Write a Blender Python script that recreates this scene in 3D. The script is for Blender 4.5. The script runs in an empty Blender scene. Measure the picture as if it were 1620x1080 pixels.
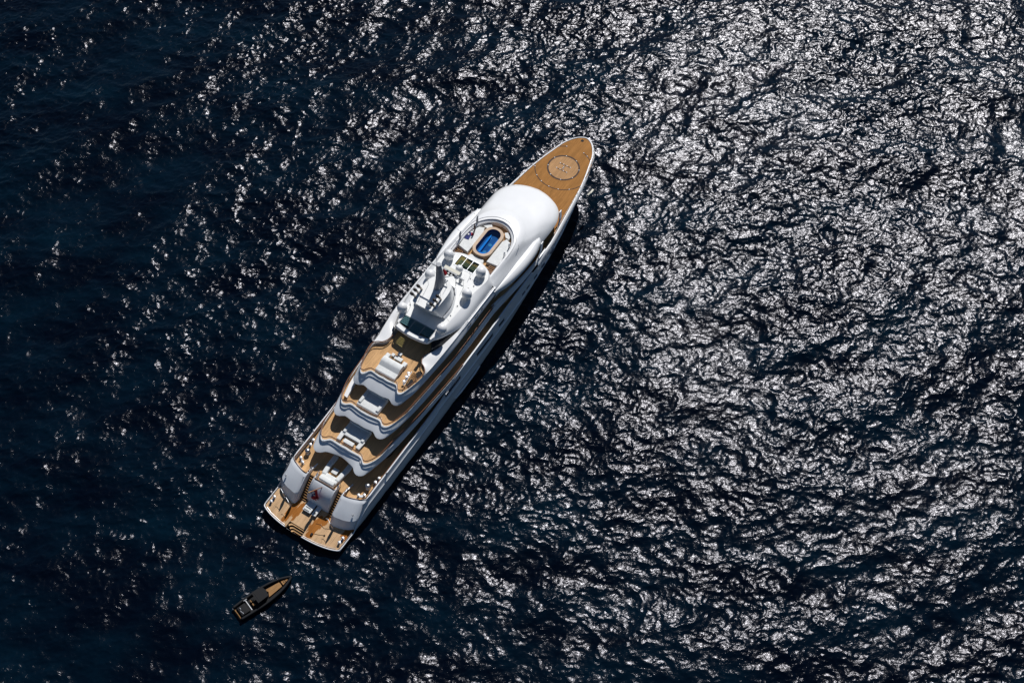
import bpy, bmesh, math, random
import numpy as np
from mathutils import Vector, Matrix

random.seed(4)
C = bpy.context.scene.collection
S = bpy.context.scene

# ------------------------------------------------------------------ camera
HEAD = 0.5342908          # yacht heading, clockwise from +Y
YX, YY = -30.074, 82.462  # yacht stern centre on the sea
CAM_H, TILT, ROLL = 178.575, 0.578713, 0.02754
cam = bpy.data.cameras.new('camera')
cam.sensor_width = 36.0
cam.lens = 2100.0 / 1620.0 * 36.0
cam.clip_start = 1.0
cam.clip_end = 30000.0
co = bpy.data.objects.new('camera', cam)
C.objects.link(co)
d = Vector((0, math.sin(TILT), -math.cos(TILT)))
u = Vector((0, math.cos(TILT), math.sin(TILT)))
x = Vector((1, 0, 0))
xr = x * math.cos(ROLL) + u * math.sin(ROLL)
ur = u * math.cos(ROLL) - x * math.sin(ROLL)
M = Matrix((xr, ur, -d)).transposed().to_4x4()
M.translation = Vector((0, 0, CAM_H))
co.matrix_world = M
S.camera = co

# ------------------------------------------------------------------ sky, sun, exposure
SUN_EL, SUN_AZ = math.radians(49.0), math.radians(19.0)   # azimuth clockwise from +Y
w = bpy.data.worlds.new('World')
S.world = w
w.use_nodes = True
nt = w.node_tree
bg = nt.nodes['Background']
sky = nt.nodes.new('ShaderNodeTexSky')
sky.sky_type = 'NISHITA'
sky.sun_disc = False
sky.sun_elevation = SUN_EL
sky.sun_rotation = SUN_AZ
sky.altitude = 0
sky.dust_density = 0.0
sky.air_density = 1.0
sky.ozone_density = 6.0
nt.links.new(sky.outputs[0], bg.inputs[0])
bg.inputs[1].default_value = 0.053
sd = bpy.data.lights.new('sun', 'SUN')
sd.energy = 5.0
sd.angle = math.radians(0.53)
sd.color = (1.0, 0.98, 0.96)
so = bpy.data.objects.new('sun', sd)
C.objects.link(so)
sv = Vector((math.sin(SUN_AZ) * math.cos(SUN_EL), math.cos(SUN_AZ) * math.cos(SUN_EL), math.sin(SUN_EL)))
so.rotation_euler = sv.to_track_quat('Z', 'Y').to_euler()
so.location = sv * 300
S.view_settings.view_transform = 'Standard'
S.view_settings.look = 'None'
S.view_settings.exposure = -0.20
S.view_settings.gamma = 1.0
S.view_settings.use_curve_mapping = False

# ------------------------------------------------------------------ materials
def mat(name, col, rough=0.5, metal=0.0, coat=0.0, spec=0.5, noise=None, alpha=None):
    m = bpy.data.materials.new(name)
    m.use_nodes = True
    n = m.node_tree
    b = n.nodes['Principled BSDF']
    b.inputs['Base Color'].default_value = (*col, 1)
    b.inputs['Roughness'].default_value = rough
    b.inputs['Metallic'].default_value = metal
    b.inputs['Coat Weight'].default_value = coat
    b.inputs['Specular IOR Level'].default_value = spec
    if noise:   # (scale, amount)
        tc = n.nodes.new('ShaderNodeTexCoord')
        t = n.nodes.new('ShaderNodeTexNoise')
        t.inputs['Scale'].default_value = noise[0]
        t.inputs['Detail'].default_value = 6
        r = n.nodes.new('ShaderNodeMapRange')
        r.inputs['From Min'].default_value = 0.3
        r.inputs['From Max'].default_value = 0.7
        r.inputs['To Min'].default_value = 1 - noise[1]
        r.inputs['To Max'].default_value = 1 + noise[1] * 0.6
        mx = n.nodes.new('ShaderNodeVectorMath')
        mx.operation = 'SCALE'
        mx.inputs[0].default_value = col
        n.links.new(tc.outputs['Object'], t.inputs['Vector'])
        n.links.new(t.outputs['Fac'], r.inputs['Value'])
        n.links.new(r.outputs[0], mx.inputs['Scale'])
        n.links.new(mx.outputs[0], b.inputs['Base Color'])
    return m

WHITE = mat('white_gelcoat', (0.75, 0.75, 0.745), 0.3, coat=0.3, noise=(0.5, 0.025))
HULLW = mat('white_hull_paint', (0.66, 0.68, 0.70), 0.38, coat=0.15, noise=(0.35, 0.07))
NONSKID = mat('white_nonskid', (0.74, 0.74, 0.72), 0.6, noise=(1.2, 0.06))
DARK = mat('tinted_glass', (0.010, 0.010, 0.012), 0.08, spec=0.5)
CAPW = mat('varnished_cap_rail', (0.17, 0.062, 0.022), 0.3, coat=0.4, noise=(4, 0.3))
STEEL = mat('polished_steel', (0.42, 0.43, 0.45), 0.38, metal=1.0)
GREY = mat('grey_coating', (0.30, 0.31, 0.32), 0.45, noise=(3, 0.15))
LGREY = mat('deck_ring_paint', (0.085, 0.062, 0.052), 0.9, spec=0.1, noise=(3, 0.2))
BLACK = mat('black_rubber', (0.006, 0.006, 0.007), 0.75, spec=0.3)
SOOT = mat('sooty_pipe_end', (0.02, 0.014, 0.012), 0.6)
CUSH = mat('white_cushion', (0.70, 0.71, 0.69), 0.85, noise=(2.5, 0.10))
CUSHS = mat('grey_wicker_side', (0.12, 0.12, 0.115), 0.8, noise=(9, 0.3))
TILE = mat('blue_pool_tile', (0.004, 0.032, 0.17), 0.3, noise=(6, 0.25))
TILE2 = mat('turquoise_bench_tile', (0.02, 0.36, 0.68), 0.3, noise=(6, 0.2))
POOLT = mat('peach_pool_coping', (0.50, 0.36, 0.245), 0.6, noise=(2, 0.12))
RED = mat('red_ensign_cloth', (0.42, 0.012, 0.02), 0.8)
NAVY = mat('navy_cloth', (0.01, 0.02, 0.13), 0.8)
GOLD = mat('varnished_staff', (0.30, 0.12, 0.03), 0.25, coat=0.6)
LIT_GOLD = mat('lit_staff_gold', (0.75, 0.5, 0.2), 0.3, metal=1.0)  # gold tone standing in for sunlight on the flagstaff's end
STRIPE = mat('cream_ledge', (0.60, 0.57, 0.47), 0.6)
SKIN = mat('skin', (0.45, 0.27, 0.19), 0.6)
HAIRM = mat('dark_hair', (0.02, 0.014, 0.01), 0.7)
SHIRT = mat('black_shirt', (0.014, 0.014, 0.018), 0.8)
TROUS = mat('dark_trousers', (0.02, 0.02, 0.028), 0.8)

def teak(name, col, plank=0.12, wet=None, seam=0.35, blotch=0.14):
    m = bpy.data.materials.new(name)
    m.use_nodes = True
    n = m.node_tree
    L = n.links.new
    b = n.nodes['Principled BSDF']
    b.inputs['Roughness'].default_value = 0.9
    b.inputs['Specular IOR Level'].default_value = 0.12
    tc = n.nodes.new('ShaderNodeTexCoord')
    sp = n.nodes.new('ShaderNodeSeparateXYZ')
    L(tc.outputs['Object'], sp.inputs[0])
    # seams run fore and aft: a dark line every plank in y
    dv = n.nodes.new('ShaderNodeMath'); dv.operation = 'DIVIDE'; dv.inputs[1].default_value = plank
    L(sp.outputs['Y'], dv.inputs[0])
    fr = n.nodes.new('ShaderNodeMath'); fr.operation = 'FRACT'
    L(dv.outputs[0], fr.inputs[0])
    gt = n.nodes.new('ShaderNodeMath'); gt.operation = 'LESS_THAN'; gt.inputs[1].default_value = 0.1
    L(fr.outputs[0], gt.inputs[0])
    fl = n.nodes.new('ShaderNodeMath'); fl.operation = 'FLOOR'
    L(dv.outputs[0], fl.inputs[0])
    # one tone per plank
    cx = n.nodes.new('ShaderNodeCombineXYZ')
    ln = n.nodes.new('ShaderNodeMath'); ln.operation = 'MULTIPLY'; ln.inputs[1].default_value = 0.35
    L(sp.outputs['X'], ln.inputs[0])
    lf = n.nodes.new('ShaderNodeMath'); lf.operation = 'FLOOR'
    L(ln.outputs[0], lf.inputs[0])
    L(lf.outputs[0], cx.inputs[0]); L(fl.outputs[0], cx.inputs[1])
    wn = n.nodes.new('ShaderNodeTexWhiteNoise')
    L(cx.outputs[0], wn.inputs['Vector'])
    # wear
    mp = n.nodes.new('ShaderNodeMapping'); mp.inputs['Scale'].default_value = (0.5, 1.6, 1)
    L(tc.outputs['Object'], mp.inputs[0])
    nz = n.nodes.new('ShaderNodeTexNoise'); nz.inputs['Scale'].default_value = 0.9; nz.inputs['Detail'].default_value = 8
    L(mp.outputs[0], nz.inputs['Vector'])
    a = n.nodes.new('ShaderNodeMapRange')
    a.inputs['From Min'].default_value = 0.3; a.inputs['From Max'].default_value = 0.7
    a.inputs['To Min'].default_value = 1 - blotch; a.inputs['To Max'].default_value = 1 + blotch
    L(nz.outputs['Fac'], a.inputs['Value'])
    a2 = n.nodes.new('ShaderNodeMapRange')
    a2.inputs['To Min'].default_value = 0.88; a2.inputs['To Max'].default_value = 1.1
    L(wn.outputs['Value'], a2.inputs['Value'])
    mu = n.nodes.new('ShaderNodeMath'); mu.operation = 'MULTIPLY'
    L(a.outputs[0], mu.inputs[0]); L(a2.outputs[0], mu.inputs[1])
    sm = n.nodes.new('ShaderNodeMapRange')
    sm.inputs['To Min'].default_value = 1.0; sm.inputs['To Max'].default_value = seam
    L(gt.outputs[0], sm.inputs['Value'])
    mu2 = n.nodes.new('ShaderNodeMath'); mu2.operation = 'MULTIPLY'
    L(mu.outputs[0], mu2.inputs[0]); L(sm.outputs[0], mu2.inputs[1])
    vs = n.nodes.new('ShaderNodeVectorMath'); vs.operation = 'SCALE'
    vs.inputs[0].default_value = col
    L(mu2.outputs[0], vs.inputs['Scale'])
    out = vs.outputs[0]
    if wet:     # wet timber: darker and more saturated, in patches with an outline of their own
        tot = None
        for (px, py, rx, ry) in wet:
            s = n.nodes.new('ShaderNodeVectorMath'); s.operation = 'SUBTRACT'; s.inputs[1].default_value = (px, py, 0)
            L(tc.outputs['Object'], s.inputs[0])
            m2 = n.nodes.new('ShaderNodeVectorMath'); m2.operation = 'MULTIPLY'; m2.inputs[1].default_value = (1 / rx, 1 / ry, 0)
            L(s.outputs[0], m2.inputs[0])
            le = n.nodes.new('ShaderNodeVectorMath'); le.operation = 'LENGTH'
            L(m2.outputs[0], le.inputs[0])
            if tot is None:
                tot = le.outputs['Value']
            else:
                mn = n.nodes.new('ShaderNodeMath'); mn.operation = 'MINIMUM'
                L(tot, mn.inputs[0]); L(le.outputs['Value'], mn.inputs[1]); tot = mn.outputs[0]
        n2 = n.nodes.new('ShaderNodeTexNoise'); n2.inputs['Scale'].default_value = 1.6; n2.inputs['Detail'].default_value = 5
        mp2 = n.nodes.new('ShaderNodeMapping'); mp2.inputs['Scale'].default_value = (0.7, 2.6, 1)
        L(tc.outputs['Object'], mp2.inputs[0]); L(mp2.outputs[0], n2.inputs['Vector'])
        ad = n.nodes.new('ShaderNodeMath'); ad.operation = 'MULTIPLY_ADD'; ad.inputs[1].default_value = 1.5; ad.inputs[2].default_value = -0.75
        L(n2.outputs['Fac'], ad.inputs[0])
        sm2 = n.nodes.new('ShaderNodeMath'); sm2.operation = 'ADD'
        L(tot, sm2.inputs[0]); L(ad.outputs[0], sm2.inputs[1])
        wr = n.nodes.new('ShaderNodeMapRange')
        wr.inputs['From Min'].default_value = 0.92; wr.inputs['From Max'].default_value = 1.05
        wr.inputs['To Min'].default_value = 1; wr.inputs['To Max'].default_value = 0
        L(sm2.outputs[0], wr.inputs['Value'])
        mc = n.nodes.new('ShaderNodeVectorMath'); mc.operation = 'MULTIPLY'; mc.inputs[1].default_value = (0.58, 0.33, 0.12)
        L(out, mc.inputs[0])
        mm = n.nodes.new('ShaderNodeMix'); mm.data_type = 'VECTOR'
        L(wr.outputs[0], mm.inputs[0]); L(out, mm.inputs[4]); L(mc.outputs[0], mm.inputs[5])
        out = mm.outputs[1]
    L(out, b.inputs['Base Color'])
    return m

TEAK = teak('teak_deck', (0.57, 0.345, 0.165))
TEAKF = teak('teak_foredeck', (0.33, 0.155, 0.047), seam=0.75, blotch=0.13)
TEAKH = teak('teak_landing_circle', (0.43, 0.245, 0.115), seam=0.75, blotch=0.12)
TEAKW = teak('teak_swim_platform', (0.52, 0.34, 0.19), seam=0.5,
             wet=[(1.6, 2.9, 2.4, 0.55), (1.9, 2.0, 1.6, 0.5), (1.4, -1.6, 1.8, 0.75), (0.2, -1.7, 1.0, 0.6), (2.9, -6.3, 1.5, 0.7), (2.9, -2.3, 1.0, 0.6)])
TEAKT = teak('tender_teak', (0.30, 0.165, 0.07), plank=0.1)

def glassmat(name, tint, rough=0.03):
    m = bpy.data.materials.new(name)
    m.use_nodes = True
    n = m.node_tree
    n.nodes.remove(n.nodes['Principled BSDF'])
    tr = n.nodes.new('ShaderNodeBsdfTransparent'); tr.inputs[0].default_value = (*tint, 1)
    gl = n.nodes.new('ShaderNodeBsdfGlossy'); gl.inputs['Roughness'].default_value = rough
    mx = n.nodes.new('ShaderNodeMixShader')
    mx.inputs[0].default_value = 0.06
    n.links.new(tr.outputs[0], mx.inputs[1]); n.links.new(gl.outputs[0], mx.inputs[2])
    n.links.new(mx.outputs[0], n.nodes['Material Output'].inputs[0])
    return m

GLASS = glassmat('clear_rail_glass', (0.86, 0.88, 0.88))
GREENG = glassmat('green_roof_glass', (0.62, 0.72, 0.60))
POOLW = glassmat('pool_water', (0.55, 0.82, 0.97), 0.02)

# ------------------------------------------------------------------ object helpers
YM = Matrix.Translation((YX, YY, 0)) @ Matrix.Rotation(math.pi / 2 - HEAD, 4, 'Z')

def obj(name, V, F, m, parent=None, smooth=False, label=None, angle=None, kind=None):
    me = bpy.data.meshes.new(name)
    me.from_pydata([tuple(map(float, v)) for v in V], [], [tuple(f) for f in F])
    me.materials.append(m)
    bm = bmesh.new(); bm.from_mesh(me)
    bmesh.ops.remove_doubles(bm, verts=bm.verts, dist=1e-5)
    bmesh.ops.recalc_face_normals(bm, faces=bm.faces)
    bm.to_mesh(me); bm.free()
    if smooth:
        for p in me.polygons: p.use_smooth = True
        if angle:
            me.set_sharp_from_angle(angle=math.radians(angle))
    o = bpy.data.objects.new(name, me)
    C.objects.link(o)
    o.parent = parent
    if label: o['label'] = label
    if kind: o['kind'] = kind
    return o

def thing(name, label, cat, loc=(0, 0, 0), rot=0.0, group=None, world=False):
    o = bpy.data.objects.new(name, None)
    o.empty_display_size = 0.3
    C.objects.link(o)
    mt = Matrix.Translation(loc) @ Matrix.Rotation(rot, 4, 'Z')
    o.matrix_world = mt if world else YM @ mt
    o['label'] = label; o['category'] = cat
    if group: o['group'] = group
    return o

def dup(src, loc, rot, label, group=None):
    r = src.copy(); C.objects.link(r)
    r.matrix_world = YM @ Matrix.Translation(loc) @ Matrix.Rotation(rot, 4, 'Z')
    r['label'] = label
    if group: r['group'] = group
    for ch in list(src.children):
        c = ch.copy(); C.objects.link(c); c.parent = r
        for g in ch.children:
            k = g.copy(); C.objects.link(k); k.parent = c
    return r

class MB:
    def __init__(s): s.V = []; s.F = []
    def add(s, V, F):
        b = len(s.V); s.V += [tuple(v) for v in V]; s.F += [tuple(i + b for i in f) for f in F]; return s
    def box(s, c, sz, rz=0, ry=0):
        R = Matrix.Rotation(rz, 3, 'Z') @ Matrix.Rotation(ry, 3, 'Y')
        V = []
        for dx in (-.5, .5):
            for dy in (-.5, .5):
                for dz in (-.5, .5):
                    V.append(Vector(c) + R @ Vector((dx * sz[0], dy * sz[1], dz * sz[2])))
        return s.add(V, [(0, 1, 3, 2), (4, 6, 7, 5), (0, 4, 5, 1), (2, 3, 7, 6), (0, 2, 6, 4), (1, 5, 7, 3)])
    def lathe(s, prof, c=(0, 0, 0), n=16, ax=None):
        V = []; F = []
        for r, z in prof:
            for i in range(n):
                a = 2 * math.pi * i / n
                V.append(Vector((r * math.cos(a), r * math.sin(a), z)))
        if ax is not None:
            q = Vector(ax).to_track_quat('Z', 'Y'); V = [q @ v for v in V]
        V = [v + Vector(c) for v in V]
        for k in range(len(prof) - 1):
            for i in range(n):
                j = (i + 1) % n
                F.append((k * n + i, k * n + j, (k + 1) * n + j, (k + 1) * n + i))
        if prof[0][0] > 1e-4: F.append(tuple(range(n))[::-1])
        if prof[-1][0] > 1e-4: F.append(tuple((len(prof) - 1) * n + i for i in range(n)))
        return s.add(V, F)
    def tube(s, P, r, n=6, rr=None, closed=False):
        P = [Vector(p) for p in P]; V = []; F = []; m = len(P)
        for i, p in enumerate(P):
            a = P[(i - 1) % m] if (closed or i > 0) else P[i]
            b = P[(i + 1) % m] if (closed or i < m - 1) else P[i]
            t = (b - a).normalized()
            up = Vector((0, 0, 1)) if abs(t.z) < 0.95 else Vector((1, 0, 0))
            sx = t.cross(up).normalized(); sy = sx.cross(t)
            q = r if rr is None else rr[i]
            for k in range(n):
                an = 2 * math.pi * (k + .5) / n
                V.append(p + sx * math.cos(an) * q + sy * math.sin(an) * q)
        for i in range(m if closed else m - 1):
            for k in range(n):
                l = (k + 1) % n; j = (i + 1) % m
                F.append((i * n + k, i * n + l, j * n + l, j * n + k))
        if not closed:
            F.append(tuple(range(n))[::-1]); F.append(tuple((m - 1) * n + k for k in range(n)))
        return s.add(V, F)
    def prism(s, out, z0, z1):
        n = len(out)
        V = [(p[0], p[1], z0) for p in out] + [(p[0], p[1], z1) for p in out]
        F = [tuple(range(n))[::-1], tuple(range(n, 2 * n))] + [(i, (i + 1) % n, n + (i + 1) % n, n + i) for i in range(n)]
        return s.add(V, F)
    def loft(s, curves, closed=False, cap=False):
        n = len(curves[0]); V = [p for c in curves for p in c]; F = []
        for k in range(len(curves) - 1):
            for i in range(n if closed else n - 1):
                j = (i + 1) % n
                F.append((k * n + i, k * n + j, (k + 1) * n + j, (k + 1) * n + i))
        if cap:
            F.append(tuple(range(n))[::-1]); F.append(tuple((len(curves) - 1) * n + i for i in range(n)))
        return s.add(V, F)
    def make(s, name, m, parent=None, **k): return obj(name, s.V, s.F, m, parent, **k)

def bevelled(name, c, sz, m, parent, r=0.08, seg=2, rz=0, label=None):
    bm = bmesh.new()
    bmesh.ops.create_cube(bm, size=1)
    for v in bm.verts:
        v.co = Vector((v.co.x * sz[0], v.co.y * sz[1], v.co.z * sz[2]))
    bmesh.ops.bevel(bm, geom=bm.edges[:], offset=r, segments=seg, profile=0.6, affect='EDGES')
    R = Matrix.Rotation(rz, 3, 'Z')
    for v in bm.verts: v.co = R @ v.co + Vector(c)
    me = bpy.data.meshes.new(name); bm.to_mesh(me); bm.free()
    me.materials.append(m)
    for p in me.polygons: p.use_smooth = True
    o = bpy.data.objects.new(name, me); C.objects.link(o); o.parent = parent
    if label: o['label'] = label
    return o

def spline(P, n, z=None):
    """Catmull-Rom through P, n points evenly spaced along it."""
    P = [np.array(p, float) for p in P]
    Q = [2 * P[0] - P[1]] + P + [2 * P[-1] - P[-2]]
    out = []
    for i in range(1, len(Q) - 2):
        p0, p1, p2, p3 = Q[i - 1:i + 3]
        for t in np.linspace(0, 1, 12, endpoint=False):
            out.append(0.5 * ((2 * p1) + (-p0 + p2) * t + (2 * p0 - 5 * p1 + 4 * p2 - p3) * t * t + (-p0 + 3 * p1 - 3 * p2 + p3) * t ** 3))
    out.append(P[-1]); out = np.array(out)
    L = np.r_[0, np.cumsum(np.linalg.norm(np.diff(out, axis=0), axis=1))]
    s = np.linspace(0, L[-1], n)
    r = np.stack([np.interp(s, L, out[:, k]) for k in range(out.shape[1])], 1)
    if z is not None: r = np.c_[r[:, :2], np.full(n, z)]
    return r

def both(h):
    """half curve from the centre line outwards -> full curve, starboard end to port end."""
    h = np.array(h); m = h.copy(); m[:, 1] *= -1
    return np.r_[m[::-1], h[1:]] if abs(h[0, 1]) < 1e-6 else np.r_[m[::-1], h]

def mirror(h):
    m = np.array(h).copy(); m[:, 1] *= -1; return m

# ------------------------------------------------------------------ the sea
def build_sea():
    N, LT = 2048, 288.0
    rng = np.random.default_rng(11)
    k1 = 2 * np.pi * np.fft.fftfreq(N, LT / N)
    KX, KY = np.meshgrid(k1, k1, indexing='xy')
    K = np.hypot(KX, KY); K[0, 0] = 1
    th = np.arctan2(KY, KX)
    def band(l0, l1, dirdeg, spread, slope):
        lam = 2 * np.pi / K
        s = 1 / K ** 2.0
        s = s * np.exp(-(l0 / lam) ** 4 * 0 ) * (1 / (1 + (lam / l1) ** 8)) * (1 / (1 + (l0 / lam) ** 8))
        dd = np.cos(0.5 * (th - math.radians(dirdeg)))
        s = s * np.abs(dd) ** spread
        s[0, 0] = 0
        ph = rng.normal(size=(N, N)) + 1j * rng.normal(size=(N, N))
        H = s * ph
        sx = np.fft.ifft2(1j * KX * H).real; sy = np.fft.ifft2(1j * KY * H).real
        return H * slope / math.sqrt((sx.var() + sy.var()) / 2)
    H = band(9.0, 34.0, -60, 8, 0.042) + band(3.0, 11.0, -35, 5, 0.056)
    Hf = band(1.1, 4.0, -95, 3, 0.090) + band(0.43, 1.1, -70, 2, 0.146)
    # gusts and slicks: the small waves stand steeper in some patches than in others
    gu = np.fft.ifft2(band(18.0, 70.0, 160, 3, 1.0)).real; gu /= gu.std()
    gu = np.clip(1 + 0.12 * gu, 0.7, 1.35)
    f3 = lambda f: np.fft.ifft2(f * H).real + gu * np.fft.ifft2(f * Hf).real
    h = f3(1.0); dx = f3(-1j * KX / K); dy = f3(-1j * KY / K)
    # mesh lines: dense under the camera's view, widening towards the horizon
    def lines(a, b, st, far):
        mid = np.arange(a, b + st / 2, st)
        g = []; s = st; p = 0
        while p < far:
            s *= 1.22; p += s; g.append(p)
        g = np.array(g)
        return np.r_[(a - g)[::-1], mid, b + g]
    st = 0.2
    xs = lines(-112, 112, st, 9000); ys = lines(52, 205, st, 9000)
    def taper(v, a, b):
        o = np.maximum(a - v, 0) + np.maximum(v - b, 0)
        return np.exp(-(o / 60.0))
    ampx = taper(xs, -112, 112); ampy = taper(ys, 52, 205)
    ix = (xs / LT * N) % N; iy = (ys / LT * N) % N
    def samp(A):
        x0 = np.floor(ix).astype(int); fx = ix - x0; x1 = (x0 + 1) % N; x0 %= N
        y0 = np.floor(iy).astype(int); fy = (iy - y0)[:, None]; y1 = (y0 + 1) % N; y0 %= N
        a = A[np.ix_(y0, x0)] * (1 - fx) + A[np.ix_(y0, x1)] * fx
        b = A[np.ix_(y1, x0)] * (1 - fx) + A[np.ix_(y1, x1)] * fx
        return (a * (1 - fy) + b * fy) * (ampy[:, None] * ampx[None, :])
    X, Y = np.meshgrid(xs, ys, indexing='xy')
    Hh = samp(h)
    CH = 0.9
    X = X - CH * samp(dx); Y = Y - CH * samp(dy)
    nx, ny = len(xs), len(ys)
    V = np.stack([X, Y, Hh], -1).reshape(-1, 3).astype(np.float32)
    idx = np.arange(nx * ny, dtype=np.int32).reshape(ny, nx)
    F = np.stack([idx[:-1, :-1], idx[:-1, 1:], idx[1:, 1:], idx[1:, :-1]], -1).reshape(-1, 4)
    me = bpy.data.meshes.new('sea')
    me.vertices.add(len(V)); me.vertices.foreach_set('co', V.ravel())
    nf = len(F)
    me.loops.add(nf * 4); me.loops.foreach_set('vertex_index', F.ravel())
    me.polygons.add(nf)
    me.polygons.foreach_set('loop_start', np.arange(0, nf * 4, 4, dtype=np.int32))
    me.polygons.foreach_set('loop_total', np.full(nf, 4, dtype=np.int32))
    me.polygons.foreach_set('use_smooth', np.ones(nf, dtype=bool))
    me.update()
    o = bpy.data.objects.new('sea', me); C.objects.link(o); o['kind'] = 'structure'
    m = bpy.data.materials.new('sea_water'); m.use_nodes = True
    n = m.node_tree; L = n.links.new
    b = n.nodes['Principled BSDF']
    b.inputs['IOR'].default_value = 1.333
    b.inputs['Roughness'].default_value = 0.18
    b.inputs['Specular IOR Level'].default_value = 0.28
    b.inputs['Specular Tint'].default_value = (0.93, 0.92, 1.0, 1)
    tc = n.nodes.new('ShaderNodeTexCoord')
    # water colour: deep navy, a little teal where aerated water drifts near the surface
    mp = n.nodes.new('ShaderNodeMapping'); mp.inputs['Scale'].default_value = (1, 2.2, 1); mp.inputs['Rotation'].default_value = (0, 0, 0.5)
    L(tc.outputs['Object'], mp.inputs[0])
    nz = n.nodes.new('ShaderNodeTexNoise'); nz.inputs['Scale'].default_value = 0.05; nz.inputs['Detail'].default_value = 9; nz.inputs['Roughness'].default_value = 0.62
    L(mp.outputs[0], nz.inputs['Vector'])
    cr = n.nodes.new('ShaderNodeValToRGB')
    cr.color_ramp.elements[0].position = 0.42; cr.color_ramp.elements[0].color = (0.0002, 0.0017, 0.0052, 1)
    cr.color_ramp.elements[1].position = 0.78; cr.color_ramp.elements[1].color = (0.0008, 0.010, 0.020, 1)
    L(nz.outputs['Fac'], cr.inputs[0])
    L(cr.outputs[0], b.inputs['Base Color'])
    # ripples finer than the mesh
    n1 = n.nodes.new('ShaderNodeTexNoise'); n1.inputs['Scale'].default_value = 2.7; n1.inputs['Detail'].default_value = 3.0; n1.inputs['Roughness'].default_value = 0.55
    n1.inputs['Distortion'].default_value = 0.6
    mp1 = n.nodes.new('ShaderNodeMapping'); mp1.inputs['Scale'].default_value = (1, 1.35, 1); mp1.inputs['Rotation'].default_value = (0, 0, -0.25)
    L(tc.outputs['Object'], mp1.inputs[0]); L(mp1.outputs[0], n1.inputs['Vector'])
    bp = n.nodes.new('ShaderNodeBump'); bp.inputs['Strength'].default_value = 1.0; bp.inputs['Distance'].default_value = 0.040
    L(n1.outputs['Fac'], bp.inputs['Height'])
    L(bp.outputs[0], b.inputs['Normal'])
    me.materials.append(m)
build_sea()

# ------------------------------------------------------------------ the yacht
Y = thing('motor_yacht', 'large white motor yacht with stepped teak aft decks and helipad bow', 'yacht')

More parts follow.
